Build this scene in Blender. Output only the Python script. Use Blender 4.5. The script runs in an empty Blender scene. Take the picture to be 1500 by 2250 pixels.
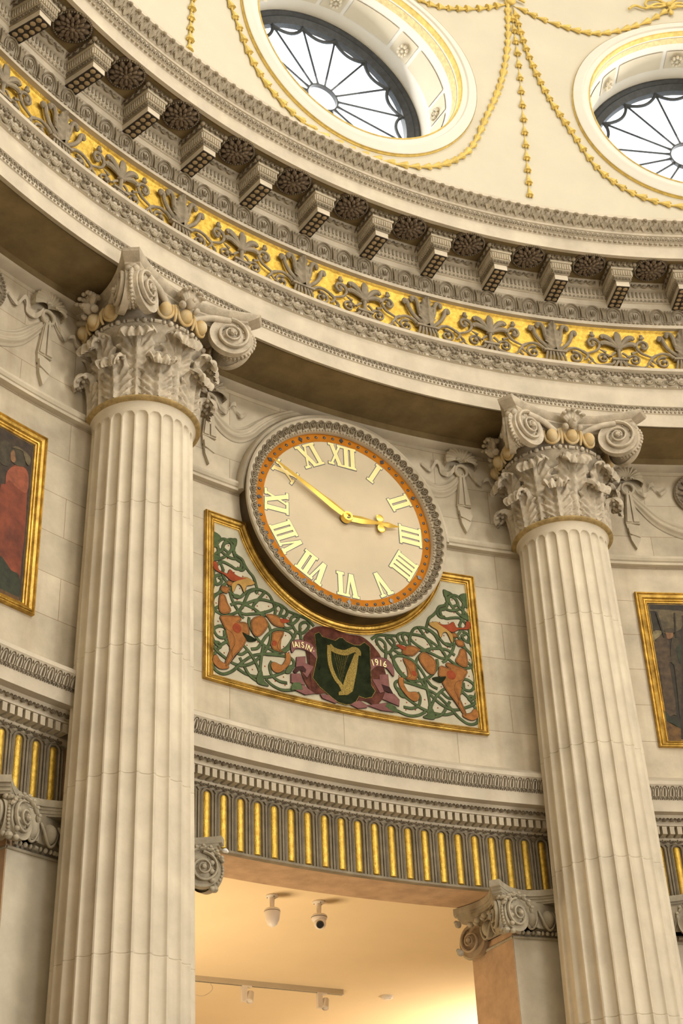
import bpy, bmesh, math, random
from mathutils import Vector, Matrix, noise
random.seed(7)
D = bpy.data
SC = bpy.context.scene
COL = SC.collection
PI = math.pi
rad = math.radians
H = 1.65          # camera height above the floor; every z below is given relative to the camera and lifted by H

# ---------------------------------------------------------------- camera
cd = D.cameras.new('camera'); cam = D.objects.new('camera', cd); COL.objects.link(cam)
cd.sensor_fit = 'VERTICAL'; cd.sensor_height = 36; cd.sensor_width = 24; cd.lens = 54.258
r_ = (0.87742666, -0.47807969, -0.03952559); u_ = (-0.22978128, -0.49118518, 0.84020097); f_ = (0.4210974, 0.72813249, 0.54083274)
cam.matrix_world = Matrix(((r_[0], u_[0], -f_[0], -4.9457), (r_[1], u_[1], -f_[1], -1.5334), (r_[2], u_[2], -f_[2], H), (0, 0, 0, 1)))
cd.clip_start = .05; cd.clip_end = 200
cd.dof.use_dof = True; cd.dof.focus_distance = 10.6; cd.dof.aperture_fstop = 4.5
SC.camera = cam
# ---------------------------------------------------------------- view and world
SC.view_settings.view_transform = 'Standard'; SC.view_settings.look = 'None'
SC.view_settings.gamma = 1; SC.view_settings.use_curve_mapping = False
SC.view_settings.exposure = -0.06
wd = D.worlds.new('sky'); SC.world = wd; wd.use_nodes = True
bg = wd.node_tree.nodes['Background']; bg.inputs[0].default_value = (.86, .93, 1, 1); bg.inputs[1].default_value = 3.0
# ---------------------------------------------------------------- daylight in the round windows, lamps and added fill
def area(name, loc, target, size, power, color, shape='DISK', sy=None, spread=180):
    l = D.lights.new(name, 'AREA'); l.shape = shape; l.size = size; l.energy = power; l.color = color; l.spread = rad(spread)
    if sy: l.shape = 'RECTANGLE'; l.size_y = sy
    o = D.objects.new(name, l); COL.objects.link(o); o.location = loc
    o.rotation_euler = (Vector(target) - Vector(loc)).to_track_quat('-Z', 'Y').to_euler()
    return o
WIN_POWER = 72
for k in range(12):
    a = rad(30 * k)
    g = (.5, .5, 1.2, 3.0, 5.0, 5.2, 3.0, 1.2, .5, .3, .3, .4)[k]
    area('window_daylight', (7.16 * math.sin(a), 7.16 * math.cos(a), 10.86 + H), (0, 0, 7.2 + H), 1.9, WIN_POWER * g, (1, .94, .84) if g > 1 else (1, .95, .88))
area('lantern_daylight', (0, 0, 16.2 + H), (0, 0, 0), 2.6, 420, (1, .93, .82))
# added fill lights behind gaps in the unseen wall_front, brightening lower walls and soffits
for k_, pw_ in ((140, 560), (190, 150)):
    a_ = rad(k_); area('low_fill_light', (7.45 * math.sin(a_), 7.45 * math.cos(a_), 2.9), (0, 0, 4.6), 2.3, pw_, (1, .93, .82), 'RECTANGLE', 4.6)
area('passage_lamp', (4.3, 10.6, 2.6 + H), (4.6, 11.6, 3.9 + H), .5, 120, (1, .82, .58))
area('passage_lamp', (-1.2, 9.6, 1.2 + H), (-.6, 9.6, 3.9 + H), 1.6, 110, (1, .76, .46))

# ---------------------------------------------------------------- mesh builder
def cr(pts, n=6, closed=False):                       # smooth curve through points
    P = [Vector(p) for p in pts]; out = []
    if closed: P = [P[-1]] + P + [P[0], P[1]]
    else: P = [P[0] * 2 - P[1]] + P + [P[-1] * 2 - P[-2]]
    for i in range(1, len(P) - 2):
        a, b, c, d = P[i - 1:i + 3]
        for k in range(n):
            t = k / n
            out.append(.5 * ((2 * b) + (c - a) * t + (2 * a - 5 * b + 4 * c - d) * t * t + (3 * b - a - 3 * c + d) * t ** 3))
    if not closed: out.append(P[-2])
    return out
class MB:
    def __init__(s, T=None): s.v = []; s.f = []; s.T = T
    def add(s, vs, fs):
        n = len(s.v); T = s.T
        s.v += [tuple(T(*p)) if T else tuple(p) for p in vs]; s.f += [tuple(i + n for i in f) for f in fs]
    def grid(s, fn, nu, nv, cu=False, cv=False):
        mu = nu if cu else nu + 1; mv = nv if cv else nv + 1
        vs = [fn(i / nu, j / nv) for i in range(mu) for j in range(mv)]
        fs = [(i * mv + j, ((i + 1) % mu) * mv + j, ((i + 1) % mu) * mv + (j + 1) % mv, i * mv + (j + 1) % mv) for i in range(nu) for j in range(nv)]
        s.add(vs, fs)
    def ell(s, c, r, ry=0, nu=10, nv=6, rz=0):        # ellipsoid, turned by ry in the x-z plane
        ca, sa = math.cos(ry), math.sin(ry); cz, sz = math.cos(rz), math.sin(rz)
        vs = []
        for j in range(1, nv):
            t = PI * j / nv
            for i in range(nu):
                a = 2 * PI * i / nu
                x, y, z = r[0] * math.sin(t) * math.cos(a), r[1] * math.sin(t) * math.sin(a), r[2] * math.cos(t)
                x, z = x * ca + z * sa, -x * sa + z * ca
                x, y = x * cz - y * sz, x * sz + y * cz
                vs.append((c[0] + x, c[1] + y, c[2] + z))
        def pole(sg):
            z = sg * r[2]; x, z = z * sa, z * ca
            return (c[0] + x * cz, c[1] + x * sz, c[2] + z)
        vs += [pole(1), pole(-1)]
        n = (nv - 1) * nu
        fs = [(j * nu + i, j * nu + (i + 1) % nu, (j + 1) * nu + (i + 1) % nu, (j + 1) * nu + i) for j in range(nv - 2) for i in range(nu)]
        fs += [(n, (i + 1) % nu, i) for i in range(nu)] + [(n + 1, (nv - 2) * nu + i, (nv - 2) * nu + (i + 1) % nu) for i in range(nu)]
        s.add(vs, fs)
    def tube(s, pts, r, n=8, flat=1, up=(0, 1, 0)):
        P = [Vector(p) for p in pts]; m = len(P); up = Vector(up)
        vs = []
        for i, p in enumerate(P):
            t = (P[min(i + 1, m - 1)] - P[max(i - 1, 0)])
            if t.length < 1e-9: t = Vector((0, 0, 1))
            t.normalize(); a = t.cross(up)
            if a.length < 1e-3: a = t.cross(Vector((1, 0, 0)))
            a.normalize(); b = a.cross(t)
            rr = r(i / (m - 1)) if callable(r) else r
            for k in range(n):
                q = 2 * PI * (k + .5) / n
                vs.append(p + a * (rr * math.cos(q)) + b * (rr * flat * math.sin(q)))
        fs = [(i * n + k, i * n + (k + 1) % n, (i + 1) * n + (k + 1) % n, (i + 1) * n + k) for i in range(m - 1) for k in range(n)]
        fs += [tuple(range(n))[::-1], tuple((m - 1) * n + k for k in range(n))]
        s.add(vs, fs)
    def strip(s, pts, w, y0, y1):                     # flat ribbon in x-z, front at y0, back at y1; y0 may vary
        P = [Vector((p[0], 0, p[-1])) for p in pts]; m = len(P); vs = []
        for i, p in enumerate(P):
            t = (P[min(i + 1, m - 1)] - P[max(i - 1, 0)]); t.normalize(); a = Vector((t.z, 0, -t.x))
            ww = w(i / (m - 1)) if callable(w) else w
            yy = y0(i / (m - 1)) if callable(y0) else y0
            for sg, y in ((-1, yy), (1, yy), (1, y1), (-1, y1)):
                q = p + a * ww * sg; vs.append((q.x, y, q.z))
        fs = [(i * 4 + k, i * 4 + (k + 1) % 4, (i + 1) * 4 + (k + 1) % 4, (i + 1) * 4 + k) for i in range(m - 1) for k in range(4)]
        fs += [(3, 2, 1, 0), tuple((m - 1) * 4 + k for k in range(4))]
        s.add(vs, fs)
    def prism(s, poly, y0, y1):                       # polygon in x-z pushed from y0 (front) to y1
        n = len(poly)
        vs = [(p[0], y0, p[-1]) for p in poly] + [(p[0], y1, p[-1]) for p in poly]
        s.add(vs, [tuple(range(n)), tuple(range(2 * n - 1, n - 1, -1))] + [(i, i + n, (i + 1) % n + n, (i + 1) % n) for i in range(n)])
    def plan(s, poly, z0, z1):                        # polygon in x-y pushed up
        n = len(poly)
        vs = [(p[0], p[1], z0) for p in poly] + [(p[0], p[1], z1) for p in poly]
        s.add(vs, [tuple(range(n))[::-1], tuple(range(n, 2 * n))] + [(i, (i + 1) % n, (i + 1) % n + n, i + n) for i in range(n)])
    def box(s, x0, x1, y0, y1, z0, z1, nx=1):
        for i in range(nx):
            a = x0 + (x1 - x0) * i / nx; b = x0 + (x1 - x0) * (i + 1) / nx
            s.add([(a, y0, z0), (b, y0, z0), (b, y1, z0), (a, y1, z0), (a, y0, z1), (b, y0, z1), (b, y1, z1), (a, y1, z1)],
                  [(3, 2, 1, 0), (4, 5, 6, 7), (0, 1, 5, 4), (1, 2, 6, 5), (2, 3, 7, 6), (3, 0, 4, 7)])
    def lathe(s, prof, n=32, c=(0, 0, 0), a0=0, a1=2 * PI, close=False):
        full = abs(a1 - a0 - 2 * PI) < 1e-6; mu = n if full else n + 1; mv = len(prof)
        vs = [(c[0] + r * math.sin(a0 + (a1 - a0) * i / n), c[1] + r * math.cos(a0 + (a1 - a0) * i / n), c[2] + z) for i in range(mu) for r, z in prof]
        fs = [(i * mv + j, ((i + 1) % mu) * mv + j, ((i + 1) % mu) * mv + (j + 1) % mv, i * mv + (j + 1) % mv) for i in range(n) for j in range(mv if close else mv - 1)]
        s.add(vs, fs)
    def ring(s, prof, n=64, cx=0, cz=0, a0=0, a1=2 * PI, close=True):   # profile (r, y) swept about the y axis, face on x-z
        full = abs(a1 - a0 - 2 * PI) < 1e-6; mu = n if full else n + 1; mv = len(prof)
        vs = [(cx + r * math.sin(a0 + (a1 - a0) * i / n), y, cz + r * math.cos(a0 + (a1 - a0) * i / n)) for i in range(mu) for r, y in prof]
        fs = [(i * mv + j, ((i + 1) % mu) * mv + j, ((i + 1) % mu) * mv + (j + 1) % mv, i * mv + (j + 1) % mv) for i in range(n) for j in range(mv if close else mv - 1)]
        s.add(vs, fs)
    def merge(s, o, T): s.add([T(*p) for p in o.v], o.f)
    def build(s, name, m, parent=None, loc=None, rz=None, smooth=True, ang=38, kind=None, label=None, cat=None, group=None):
        me = D.meshes.new(name); me.from_pydata(s.v, [], s.f)
        bm = bmesh.new(); bm.from_mesh(me); bmesh.ops.recalc_face_normals(bm, faces=bm.faces); bm.to_mesh(me); bm.free()
        me.polygons.foreach_set('use_smooth', [smooth] * len(me.polygons))
        if smooth: me.set_sharp_from_angle(angle=rad(ang))
        me.materials.append(m)
        o = D.objects.new(name, me); COL.objects.link(o)
        if parent: o.parent = parent
        if loc: o.location = loc
        if rz is not None: o.rotation_euler = (0, 0, rz)
        tag(o, label, cat, group, kind)
        return o
def tag(o, label=None, cat=None, group=None, kind=None):
    for k, v in (('label', label), ('category', cat), ('group', group), ('kind', kind)):
        if v: o[k] = v
    return o
def at(phi, R, z): a = rad(phi); return (R * math.sin(a), R * math.cos(a), z + H)
def empty(name, loc, rz=0, **k):
    o = D.objects.new(name, None); COL.objects.link(o); o.location = loc; o.rotation_euler = (0, 0, rz); o.empty_display_size = .1
    return tag(o, **k)
def copy_tree(o, parent=None):
    c = o.copy(); COL.objects.link(c); c.parent = parent
    for ch in list(o.children): copy_tree(ch, c)
    return c
def TC(R0):                                           # local relief space bent round a cylinder of radius R0, origin on it
    def T(x, y, z): a = x / R0; r = R0 + y; return (r * math.sin(a), r * math.cos(a) - R0, z)
    return T
def TW(R0, z0=0):                                     # the same, in world space (x = arc length from the clock bay's centre)
    def T(x, y, z): a = x / R0; r = R0 + y; return (r * math.sin(a), r * math.cos(a), z + z0 + H)
    return T

# ---------------------------------------------------------------- materials
def mat(name, col, rough=.75, metal=0, var=.12, scale=6, bump=.15, bscale=60, spec=.3, col2=None, stain=0, joints=None, streak=0):
    m = D.materials.new(name); m.use_nodes = True; nt = m.node_tree; N = nt.nodes; L = nt.links
    b = N['Principled BSDF']; b.inputs['Roughness'].default_value = rough; b.inputs['Metallic'].default_value = metal
    b.inputs['Specular IOR Level'].default_value = spec
    tc = N.new('ShaderNodeTexCoord'); geo = N.new('ShaderNodeNewGeometry')
    n1 = N.new('ShaderNodeTexNoise'); n1.inputs['Scale'].default_value = scale; n1.inputs['Detail'].default_value = 6; n1.inputs['Roughness'].default_value = .62
    L.new(geo.outputs['Position'], n1.inputs['Vector'])
    ramp = N.new('ShaderNodeMapRange'); ramp.inputs[1].default_value = .3; ramp.inputs[2].default_value = .7
    L.new(n1.outputs[0], ramp.inputs[0])
    mx = N.new('ShaderNodeMix'); mx.data_type = 'RGBA'
    c2 = col2 or tuple(c * (1 - 2.2 * var) for c in col)
    c1 = tuple(min(1, c * (1 + var * .5)) for c in col)
    mx.inputs['A'].default_value = (*c2, 1); mx.inputs['B'].default_value = (*c1, 1)
    L.new(ramp.outputs[0], mx.inputs['Factor']); out = mx.outputs['Result']
    if streak:
        mp = N.new('ShaderNodeMapping'); mp.inputs['Scale'].default_value = (5, 5, .35); L.new(geo.outputs['Position'], mp.inputs[0])
        ns = N.new('ShaderNodeTexNoise'); ns.inputs['Scale'].default_value = 1.6; ns.inputs['Detail'].default_value = 5; L.new(mp.outputs[0], ns.inputs['Vector'])
        mr = N.new('ShaderNodeMapRange'); mr.inputs[1].default_value = .52; mr.inputs[2].default_value = .78; mr.inputs[4].default_value = streak; L.new(ns.outputs[0], mr.inputs[0])
        m2 = N.new('ShaderNodeMix'); m2.data_type = 'RGBA'; m2.inputs['B'].default_value = (.32, .22, .12, 1); L.new(out, m2.inputs['A']); L.new(mr.outputs[0], m2.inputs['Factor']); out = m2.outputs['Result']
    if joints:                                        # fine ashlar joints on the curved wall: (course height, block length, z offset)
        sp = N.new('ShaderNodeSeparateXYZ'); L.new(geo.outputs['Position'], sp.inputs[0])
        at2 = N.new('ShaderNodeMath'); at2.operation = 'ARCTAN2'; L.new(sp.outputs[0], at2.inputs[0]); L.new(sp.outputs[1], at2.inputs[1])
        ml = N.new('ShaderNodeMath'); ml.operation = 'MULTIPLY_ADD'; ml.inputs[1].default_value = 7.1; ml.inputs[2].default_value = 30.21; L.new(at2.outputs[0], ml.inputs[0])
        az = N.new('ShaderNodeMath'); az.operation = 'ADD'; az.inputs[1].default_value = joints[2]; L.new(sp.outputs[2], az.inputs[0])
        cb = N.new('ShaderNodeCombineXYZ'); L.new(ml.outputs[0], cb.inputs[0]); L.new(az.outputs[0], cb.inputs[1])
        bt = N.new('ShaderNodeTexBrick'); bt.inputs['Scale'].default_value = 1; bt.inputs['Mortar Size'].default_value = .0022; bt.inputs['Mortar Smooth'].default_value = .3
        bt.inputs['Brick Width'].default_value = joints[1]; bt.inputs['Row Height'].default_value = joints[0]
        bt.inputs['Color1'].default_value = (1, 1, 1, 1); bt.inputs['Color2'].default_value = (.86, .86, .85, 1); bt.inputs['Mortar'].default_value = (.5, .42, .32, 1)
        L.new(cb.outputs[0], bt.inputs['Vector'])
        m3 = N.new('ShaderNodeMix'); m3.data_type = 'RGBA'; m3.blend_type = 'MULTIPLY'; m3.inputs['Factor'].default_value = 1
        L.new(out, m3.inputs['A']); L.new(bt.outputs['Color'], m3.inputs['B']); out = m3.outputs['Result']
    L.new(out, b.inputs['Base Color'])
    if bump:
        n2 = N.new('ShaderNodeTexNoise'); n2.inputs['Scale'].default_value = bscale; n2.inputs['Detail'].default_value = 5
        L.new(geo.outputs['Position'], n2.inputs['Vector'])
        bp = N.new('ShaderNodeBump'); bp.inputs['Strength'].default_value = bump; bp.inputs['Distance'].default_value = .01
        L.new(n2.outputs[0], bp.inputs['Height']); L.new(bp.outputs[0], b.inputs['Normal'])
    return m
M = {}
M['fascia'] = mat('pale_washed_stone', (.60, .53, .415), var=.10, scale=4, bump=.06, streak=.12)
M['wall'] = mat('ashlar_stone', (.63, .55, .415), var=.15, scale=2.6, bump=.08, bscale=40, joints=(.305, .915, 22.88), streak=.35)
M['stone'] = mat('portland_stone', (.56, .49, .37), var=.10, scale=5, bump=.07, streak=.10)
M['column'] = mat('column_stone', (.68, .605, .475), var=.09, scale=3.5, bump=.05, streak=.22)
M['carved_light'] = mat('pale_carved_stone', (.43, .37, .27), var=.16, scale=14, bump=.25, bscale=90)  # colour lowered evenly to deepen shade between the carved eggs and leaves
M['carved'] = mat('carved_stone', (.30, .25, .175), var=.16, scale=14, bump=.30, bscale=90)  # dirty brown carving, darkened further to put crevice shade into its colour
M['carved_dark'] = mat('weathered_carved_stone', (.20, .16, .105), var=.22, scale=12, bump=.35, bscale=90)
M['capital'] = mat('capital_stone', (.58, .505, .39), var=.16, scale=14, bump=.22, bscale=80)  # also taken darker so the capital's hollows shade more deeply
M['ochre'] = mat('ochre_tinted_stone', (.46, .33, .14), var=.22, scale=20, bump=.15)
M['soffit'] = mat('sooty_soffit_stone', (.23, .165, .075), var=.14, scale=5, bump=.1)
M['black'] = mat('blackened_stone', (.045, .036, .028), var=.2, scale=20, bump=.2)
M['disc'] = mat('buff_disc_stone', (.44, .33, .19), var=.15, scale=20, bump=.1)
M['gold'] = mat('gold_leaf', (.80, .56, .11), rough=.40, metal=.68, var=.20, scale=30, bump=.4, bscale=120, spec=.5, col2=(.52, .31, .04))
M['goldframe'] = mat('old_gilding', (.62, .40, .085), rough=.38, metal=.75, var=.3, scale=11, bump=.3, bscale=60, spec=.5, col2=(.24, .13, .02))
M['goldpaint'] = mat('gold_paint', (.96, .80, .36), rough=.42, metal=.15, var=.06, scale=8, bump=.03, spec=.5)
M['plaster'] = mat('cream_plaster', (.59, .545, .435), rough=.85, var=.03, scale=2, bump=.02)
M['white'] = mat('white_plaster', (.70, .67, .60), rough=.7, var=.02, scale=4, bump=.02)
M['cof'] = mat('buff_coffer_plaster', (.58, .52, .40), rough=.8, var=.03, scale=4, bump=.02)
M['yellow'] = mat('gilt_plaster_yellow', (.74, .55, .16), rough=.55, metal=.1, var=.15, scale=20, bump=.05)
M['gilt_pale'] = mat('pale_gilt_plaster', (.70, .56, .27), rough=.6, var=.15, scale=30, bump=.1)
M['iron'] = mat('painted_iron', (.05, .055, .06), rough=.45, var=.2, scale=20, bump=.1)
M['peach'] = mat('peach_ceiling_paint', (.86, .70, .47), rough=.85, var=.02, scale=1.5, bump=.01)
M['jamb'] = mat('warm_sandstone', (.58, .39, .24), var=.12, scale=7, bump=.12)
M['dial'] = mat('buff_dial_enamel', (.61, .51, .35), rough=.5, var=.08, scale=1.6, bump=.01, spec=.3)
M['orange'] = mat('orange_enamel', (.47, .165, .008), rough=.6, var=.12, scale=6, bump=.02, spec=.12)
M['navy'] = mat('blue_black_enamel', (.025, .032, .045), rough=.25, var=.1, scale=10, bump=0, spec=.8)
M['outline'] = mat('slate_outline_paint', (.17, .18, .21), rough=.8, var=.1, bump=0)
M['brown'] = mat('dark_bronze_case', (.085, .055, .02), rough=.5, var=.2, scale=8, bump=.05)
M['ground'] = mat('painted_stone_ground', (.50, .46, .34), rough=.8, var=.08, scale=8, bump=.06)
M['green'] = mat('knotwork_green_paint', (.085, .12, .05), rough=.7, var=.2, scale=20, bump=.04)
M['dkgreen'] = mat('shield_green_paint', (.020, .027, .010), rough=.9, var=.3, scale=14, bump=.05)
M['line'] = mat('dark_brown_line_paint', (.035, .028, .018), rough=.8, var=.1, bump=0)
M['tawny'] = mat('tawny_orange_paint', (.34, .14, .04), rough=.7, var=.18, scale=22, bump=.04)
M['red'] = mat('brick_red_paint', (.30, .06, .022), rough=.7, var=.15, scale=20, bump=.04)
M['yel'] = mat('ochre_yellow_paint', (.42, .25, .07), rough=.7, var=.12, scale=22, bump=.04)
M['wine'] = mat('russet_paint', (.13, .042, .026), rough=.7, var=.35, scale=14, bump=.05)
M['pink'] = mat('mauve_paint', (.22, .095, .088), rough=.7, var=.15, scale=20, bump=.03)
M['plum'] = mat('plum_shadow_paint', (.05, .02, .018), rough=.7, var=.2, bump=0)
M['mosaic'] = mat('gold_mosaic', (.42, .30, .07), rough=.4, metal=.5, var=.45, scale=160, bump=.5, bscale=250)
M['plastic'] = mat('white_plastic', (.78, .72, .66), rough=.4, var=.02, bump=0)
M['lens'] = mat('black_lens', (.01, .012, .016), rough=.1, var=0, bump=0, spec=.8)
M['rail'] = mat('grey_rail_enamel', (.58, .50, .38), rough=.4, var=.03, bump=0)
M['floor'] = mat('stone_floor', (.40, .34, .25), rough=.4, var=.15, scale=2, bump=.03)
M['stonewhite'] = mat('chipped_white_plaster', (.8, .78, .74), var=.05, bump=.3)
def glass(name):
    m = D.materials.new(name); m.use_nodes = True; nt = m.node_tree; N = nt.nodes; N.clear()
    o = N.new('ShaderNodeOutputMaterial'); t = N.new('ShaderNodeBsdfTransparent'); g = N.new('ShaderNodeBsdfGlossy'); g.inputs['Roughness'].default_value = .03
    x = N.new('ShaderNodeMixShader'); x.inputs[0].default_value = .06
    nt.links.new(t.outputs[0], x.inputs[1]); nt.links.new(g.outputs[0], x.inputs[2]); nt.links.new(x.outputs[0], o.inputs[0])
    return m
M['glass'] = glass('clear_window_glass')
for k_ in ('ground', 'green', 'dkgreen', 'line', 'tawny', 'red', 'yel', 'wine', 'pink', 'plum'): M[k_].node_tree.nodes['Principled BSDF'].inputs['Specular IOR Level'].default_value = .12
KNOTS=[[(-1.076,5.875),(-1.076,5.806),(-1.049,5.772),(-0.992,5.731),(-0.931,5.712),(-0.87,5.719),(-0.84,5.694),(-0.849,5.652),(-0.888,5.636),(-0.932,5.648),(-0.992,5.658),(-1.027,5.642),(-1.061,5.589),(-1.074,5.534),(-1.052,5.466)],[(-0.892,5.872),(-0.94,5.865),(-0.984,5.82),(-1.006,5.752),(-1.053,5.71),(-1.084,5.653),(-1.027,5.672),(-0.966,5.722),(-0.923,5.788),(-0.931,5.837),(-0.984,5.854),(-1.028,5.822),(-1.062,5.759)],[(-0.975,5.762),(-0.944,5.755),(-0.914,5.8),(-0.931,5.837),(-0.975,5.823),(-0.997,5.781),(-0.966,5.756)],[(-0.892,5.781),(-0.905,5.759),(-0.879,5.716),(-0.827,5.698),(-0.818,5.658),(-0.845,5.637),(-0.879,5.647)],[(-0.892,5.868),(-0.905,5.777),(-0.879,5.75),(-0.835,5.73),(-0.81,5.686),(-0.775,5.645),(-0.741,5.613),(-0.72,5.559),(-0.707,5.512),(-0.72,5.483)],[(-1.041,5.783),(-1.027,5.668),(-0.997,5.601),(-0.996,5.542),(-0.94,5.476),(-0.91,5.418),(-0.854,5.414),(-0.803,5.467),(-0.742,5.51),(-0.673,5.522),(-0.612,5.505),(-0.579,5.455),(-0.558,5.393),(-0.559,5.343),(-0.505,5.282),(-0.463,5.268),(-0.402,5.3)],[(-1.014,5.545),(-1.048,5.53),(-1.074,5.492),(-1.052,5.457),(-1.018,5.477),(-1.005,5.506),(-1.035,5.521)],[(-1.061,5.471),(-1.082,5.423),(-1.077,5.366),(-1.026,5.399),(-1.001,5.457),(-0.94,5.518)],[(-0.975,5.423),(-1.026,5.399),(-1.073,5.343),(-1.081,5.291),(-1.06,5.248),(-0.992,5.232),(-0.915,5.259),(-0.846,5.321),(-0.812,5.397),(-0.777,5.475),(-0.72,5.517)],[(-1.017,5.294),(-1.06,5.257),(-1.081,5.185),(-1.076,5.106),(-1.042,5.052),(-0.991,5.05),(-0.966,5.09),(-0.983,5.133),(-1.025,5.133),(-1.067,5.1),(-1.084,5.047),(-1.058,4.991),(-1.016,4.971),(-1.025,5.001),(-1.058,4.999)],[(-0.94,5.434),(-0.915,5.367),(-0.872,5.305),(-0.821,5.287),(-0.761,5.304),(-0.675,5.336),(-0.589,5.385),(-0.536,5.442),(-0.502,5.417),(-0.52,5.362),(-0.477,5.365),(-0.459,5.412),(-0.501,5.443),(-0.57,5.449),(-0.674,5.446),(-0.76,5.404),(-0.829,5.35),(-0.859,5.284),(-0.821,5.253)],[(-0.932,5.328),(-0.872,5.363),(-0.803,5.366),(-0.709,5.343),(-0.65,5.293),(-0.608,5.238),(-0.601,5.174),(-0.619,5.095),(-0.68,4.999),(-0.748,4.925),(-0.832,4.879),(-0.907,4.875),(-0.991,4.907),(-1.05,4.938),(-1.071,4.971)],[(-0.638,5.524),(-0.708,5.427),(-0.743,5.367),(-0.692,5.331),(-0.59,5.326),(-0.503,5.358),(-0.453,5.312),(-0.41,5.323),(-0.366,5.377),(-0.4,5.385),(-0.431,5.352),(-0.419,5.304),(-0.378,5.256),(-0.326,5.269),(-0.281,5.33),(-0.306,5.358),(-0.35,5.33),(-0.356,5.27),(-0.349,5.205)],[(-0.459,5.412),(-0.374,5.4),(-0.297,5.386),(-0.238,5.341)],[(-0.778,5.274),(-0.779,5.216),(-0.737,5.146),(-0.678,5.096),(-0.594,5.061),(-0.51,5.066),(-0.441,5.124),(-0.413,5.197),(-0.438,5.241),(-0.506,5.248),(-0.574,5.226),(-0.635,5.165),(-0.678,5.096),(-0.713,5.046),(-0.764,5.025)],[(-0.386,5.262),(-0.422,5.187),(-0.475,5.108),(-0.561,5.045),(-0.68,5.007),(-0.764,4.968),(-0.849,4.89),(-0.916,4.817),(-0.991,4.773),(-1.057,4.787),(-1.082,4.842),(-1.058,4.912),(-0.999,5.0),(-0.915,5.048),(-0.831,5.039),(-0.756,4.971),(-0.706,4.888),(-0.682,4.814),(-0.641,4.777)],[(-0.874,4.844),(-0.807,4.822),(-0.716,4.822),(-0.615,4.847),(-0.513,4.903),(-0.437,4.954),(-0.414,5.008),(-0.451,5.04),(-0.544,5.033),(-0.646,5.015)],[(-0.857,4.936),(-0.824,4.881),(-0.782,4.821),(-0.716,4.79),(-0.641,4.781)],[(-0.662,5.084),(-0.68,4.99),(-0.69,4.892),(-0.682,4.814)],[(-0.596,4.972),(-0.614,4.927),(-0.598,4.867),(-0.54,4.833),(-0.473,4.833)],[(-0.649,4.822),(-0.583,4.783),(-0.5,4.771),(-0.382,4.806)],[(-0.983,5.109),(-0.974,5.047),(-0.907,4.978),(-0.848,4.962),(-0.798,5.0)]]
DRAGON=[[(-1.005,5.456),(-0.958,5.462),(-0.945,5.449),(-0.966,5.409),(-1.013,5.419)],[(-0.953,5.514),(-0.914,5.509),(-0.923,5.481),(-0.962,5.486)],[(-1.018,5.385),(-0.983,5.387),(-0.962,5.336),(-0.932,5.279),(-0.983,5.239),(-1.026,5.251),(-1.03,5.331)],[(-1.017,5.212),(-0.906,5.245),(-0.864,5.254),(-0.847,5.23),(-0.881,5.203),(-0.821,5.219),(-0.792,5.204),(-0.78,5.134),(-0.822,5.122),(-0.801,5.096),(-0.84,5.012),(-0.899,4.94),(-0.962,4.836),(-0.982,4.846),(-0.941,4.961),(-0.907,5.034),(-0.924,5.094),(-0.974,5.12),(-1.0,5.161)],[(-0.761,5.254),(-0.675,5.311),(-0.625,5.258),(-0.66,5.183),(-0.712,5.136),(-0.754,5.157)],[(-0.641,5.329),(-0.589,5.347),(-0.538,5.34),(-0.496,5.301),(-0.497,5.267),(-0.574,5.264),(-0.624,5.309)],[(-0.583,5.203),(-0.506,5.232),(-0.498,5.209),(-0.534,5.134),(-0.543,5.09),(-0.501,5.067),(-0.577,5.065),(-0.602,5.1),(-0.593,5.151)],[(-0.484,5.064),(-0.451,5.064),(-0.443,5.017),(-0.47,4.962),(-0.539,4.897),(-0.589,4.901),(-0.605,4.945),(-0.579,4.968),(-0.521,4.958),(-0.495,4.989),(-0.477,5.034)],[(-1.074,4.883),(-1.049,4.898),(-1.016,4.861),(-0.957,4.845),(-0.957,4.822),(-1.024,4.803),(-1.074,4.836)]]
HEAD=[(-0.923,5.498),(-0.871,5.543),(-0.845,5.573),(-0.793,5.589),(-0.733,5.564),(-0.759,5.538),(-0.802,5.516),(-0.82,5.458),(-0.845,5.503),(-0.88,5.509),(-0.915,5.429)]
CREST=[(-1.083,5.624),(-1.053,5.634),(-1.035,5.58),(-0.992,5.569),(-0.958,5.571),(-0.94,5.611),(-0.897,5.582),(-0.845,5.573),(-0.802,5.582),(-0.854,5.551),(-0.923,5.521),(-0.983,5.553),(-1.053,5.564),(-1.079,5.583)]
REDS=[[(-0.521,5.328),(-0.452,5.338),(-0.453,5.319),(-0.513,5.297)],[(-0.919,5.16),(-0.894,5.192),(-0.86,5.185),(-0.847,5.156),(-0.864,5.123),(-0.894,5.118),(-0.915,5.133)],[(-0.593,5.127),(-0.572,5.14),(-0.555,5.128),(-0.564,5.101),(-0.589,5.099)]]
MOUTH=[(-0.839,5.134),(-0.805,5.127),(-0.763,5.122),(-0.721,5.101),(-0.78,5.075),(-0.814,5.092)]
TIPS=[[(-1.085,5.876),(-1.015,5.857),(-1.054,5.796),(-1.075,5.754)],[(-0.883,5.888),(-0.887,5.826),(-0.914,5.843),(-0.94,5.861)],[(-1.088,5.639),(-1.088,5.682),(-1.045,5.696),(-1.01,5.674)],[(-0.715,4.838),(-0.681,4.878),(-0.666,4.802),(-0.631,4.783),(-0.637,4.77),(-0.716,4.774)],[(-0.462,4.964),(-0.423,4.981),(-0.446,4.919),(-0.488,4.909)],[(-0.897,5.422),(-0.854,5.422),(-0.863,5.399),(-0.906,5.394)]]
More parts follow.
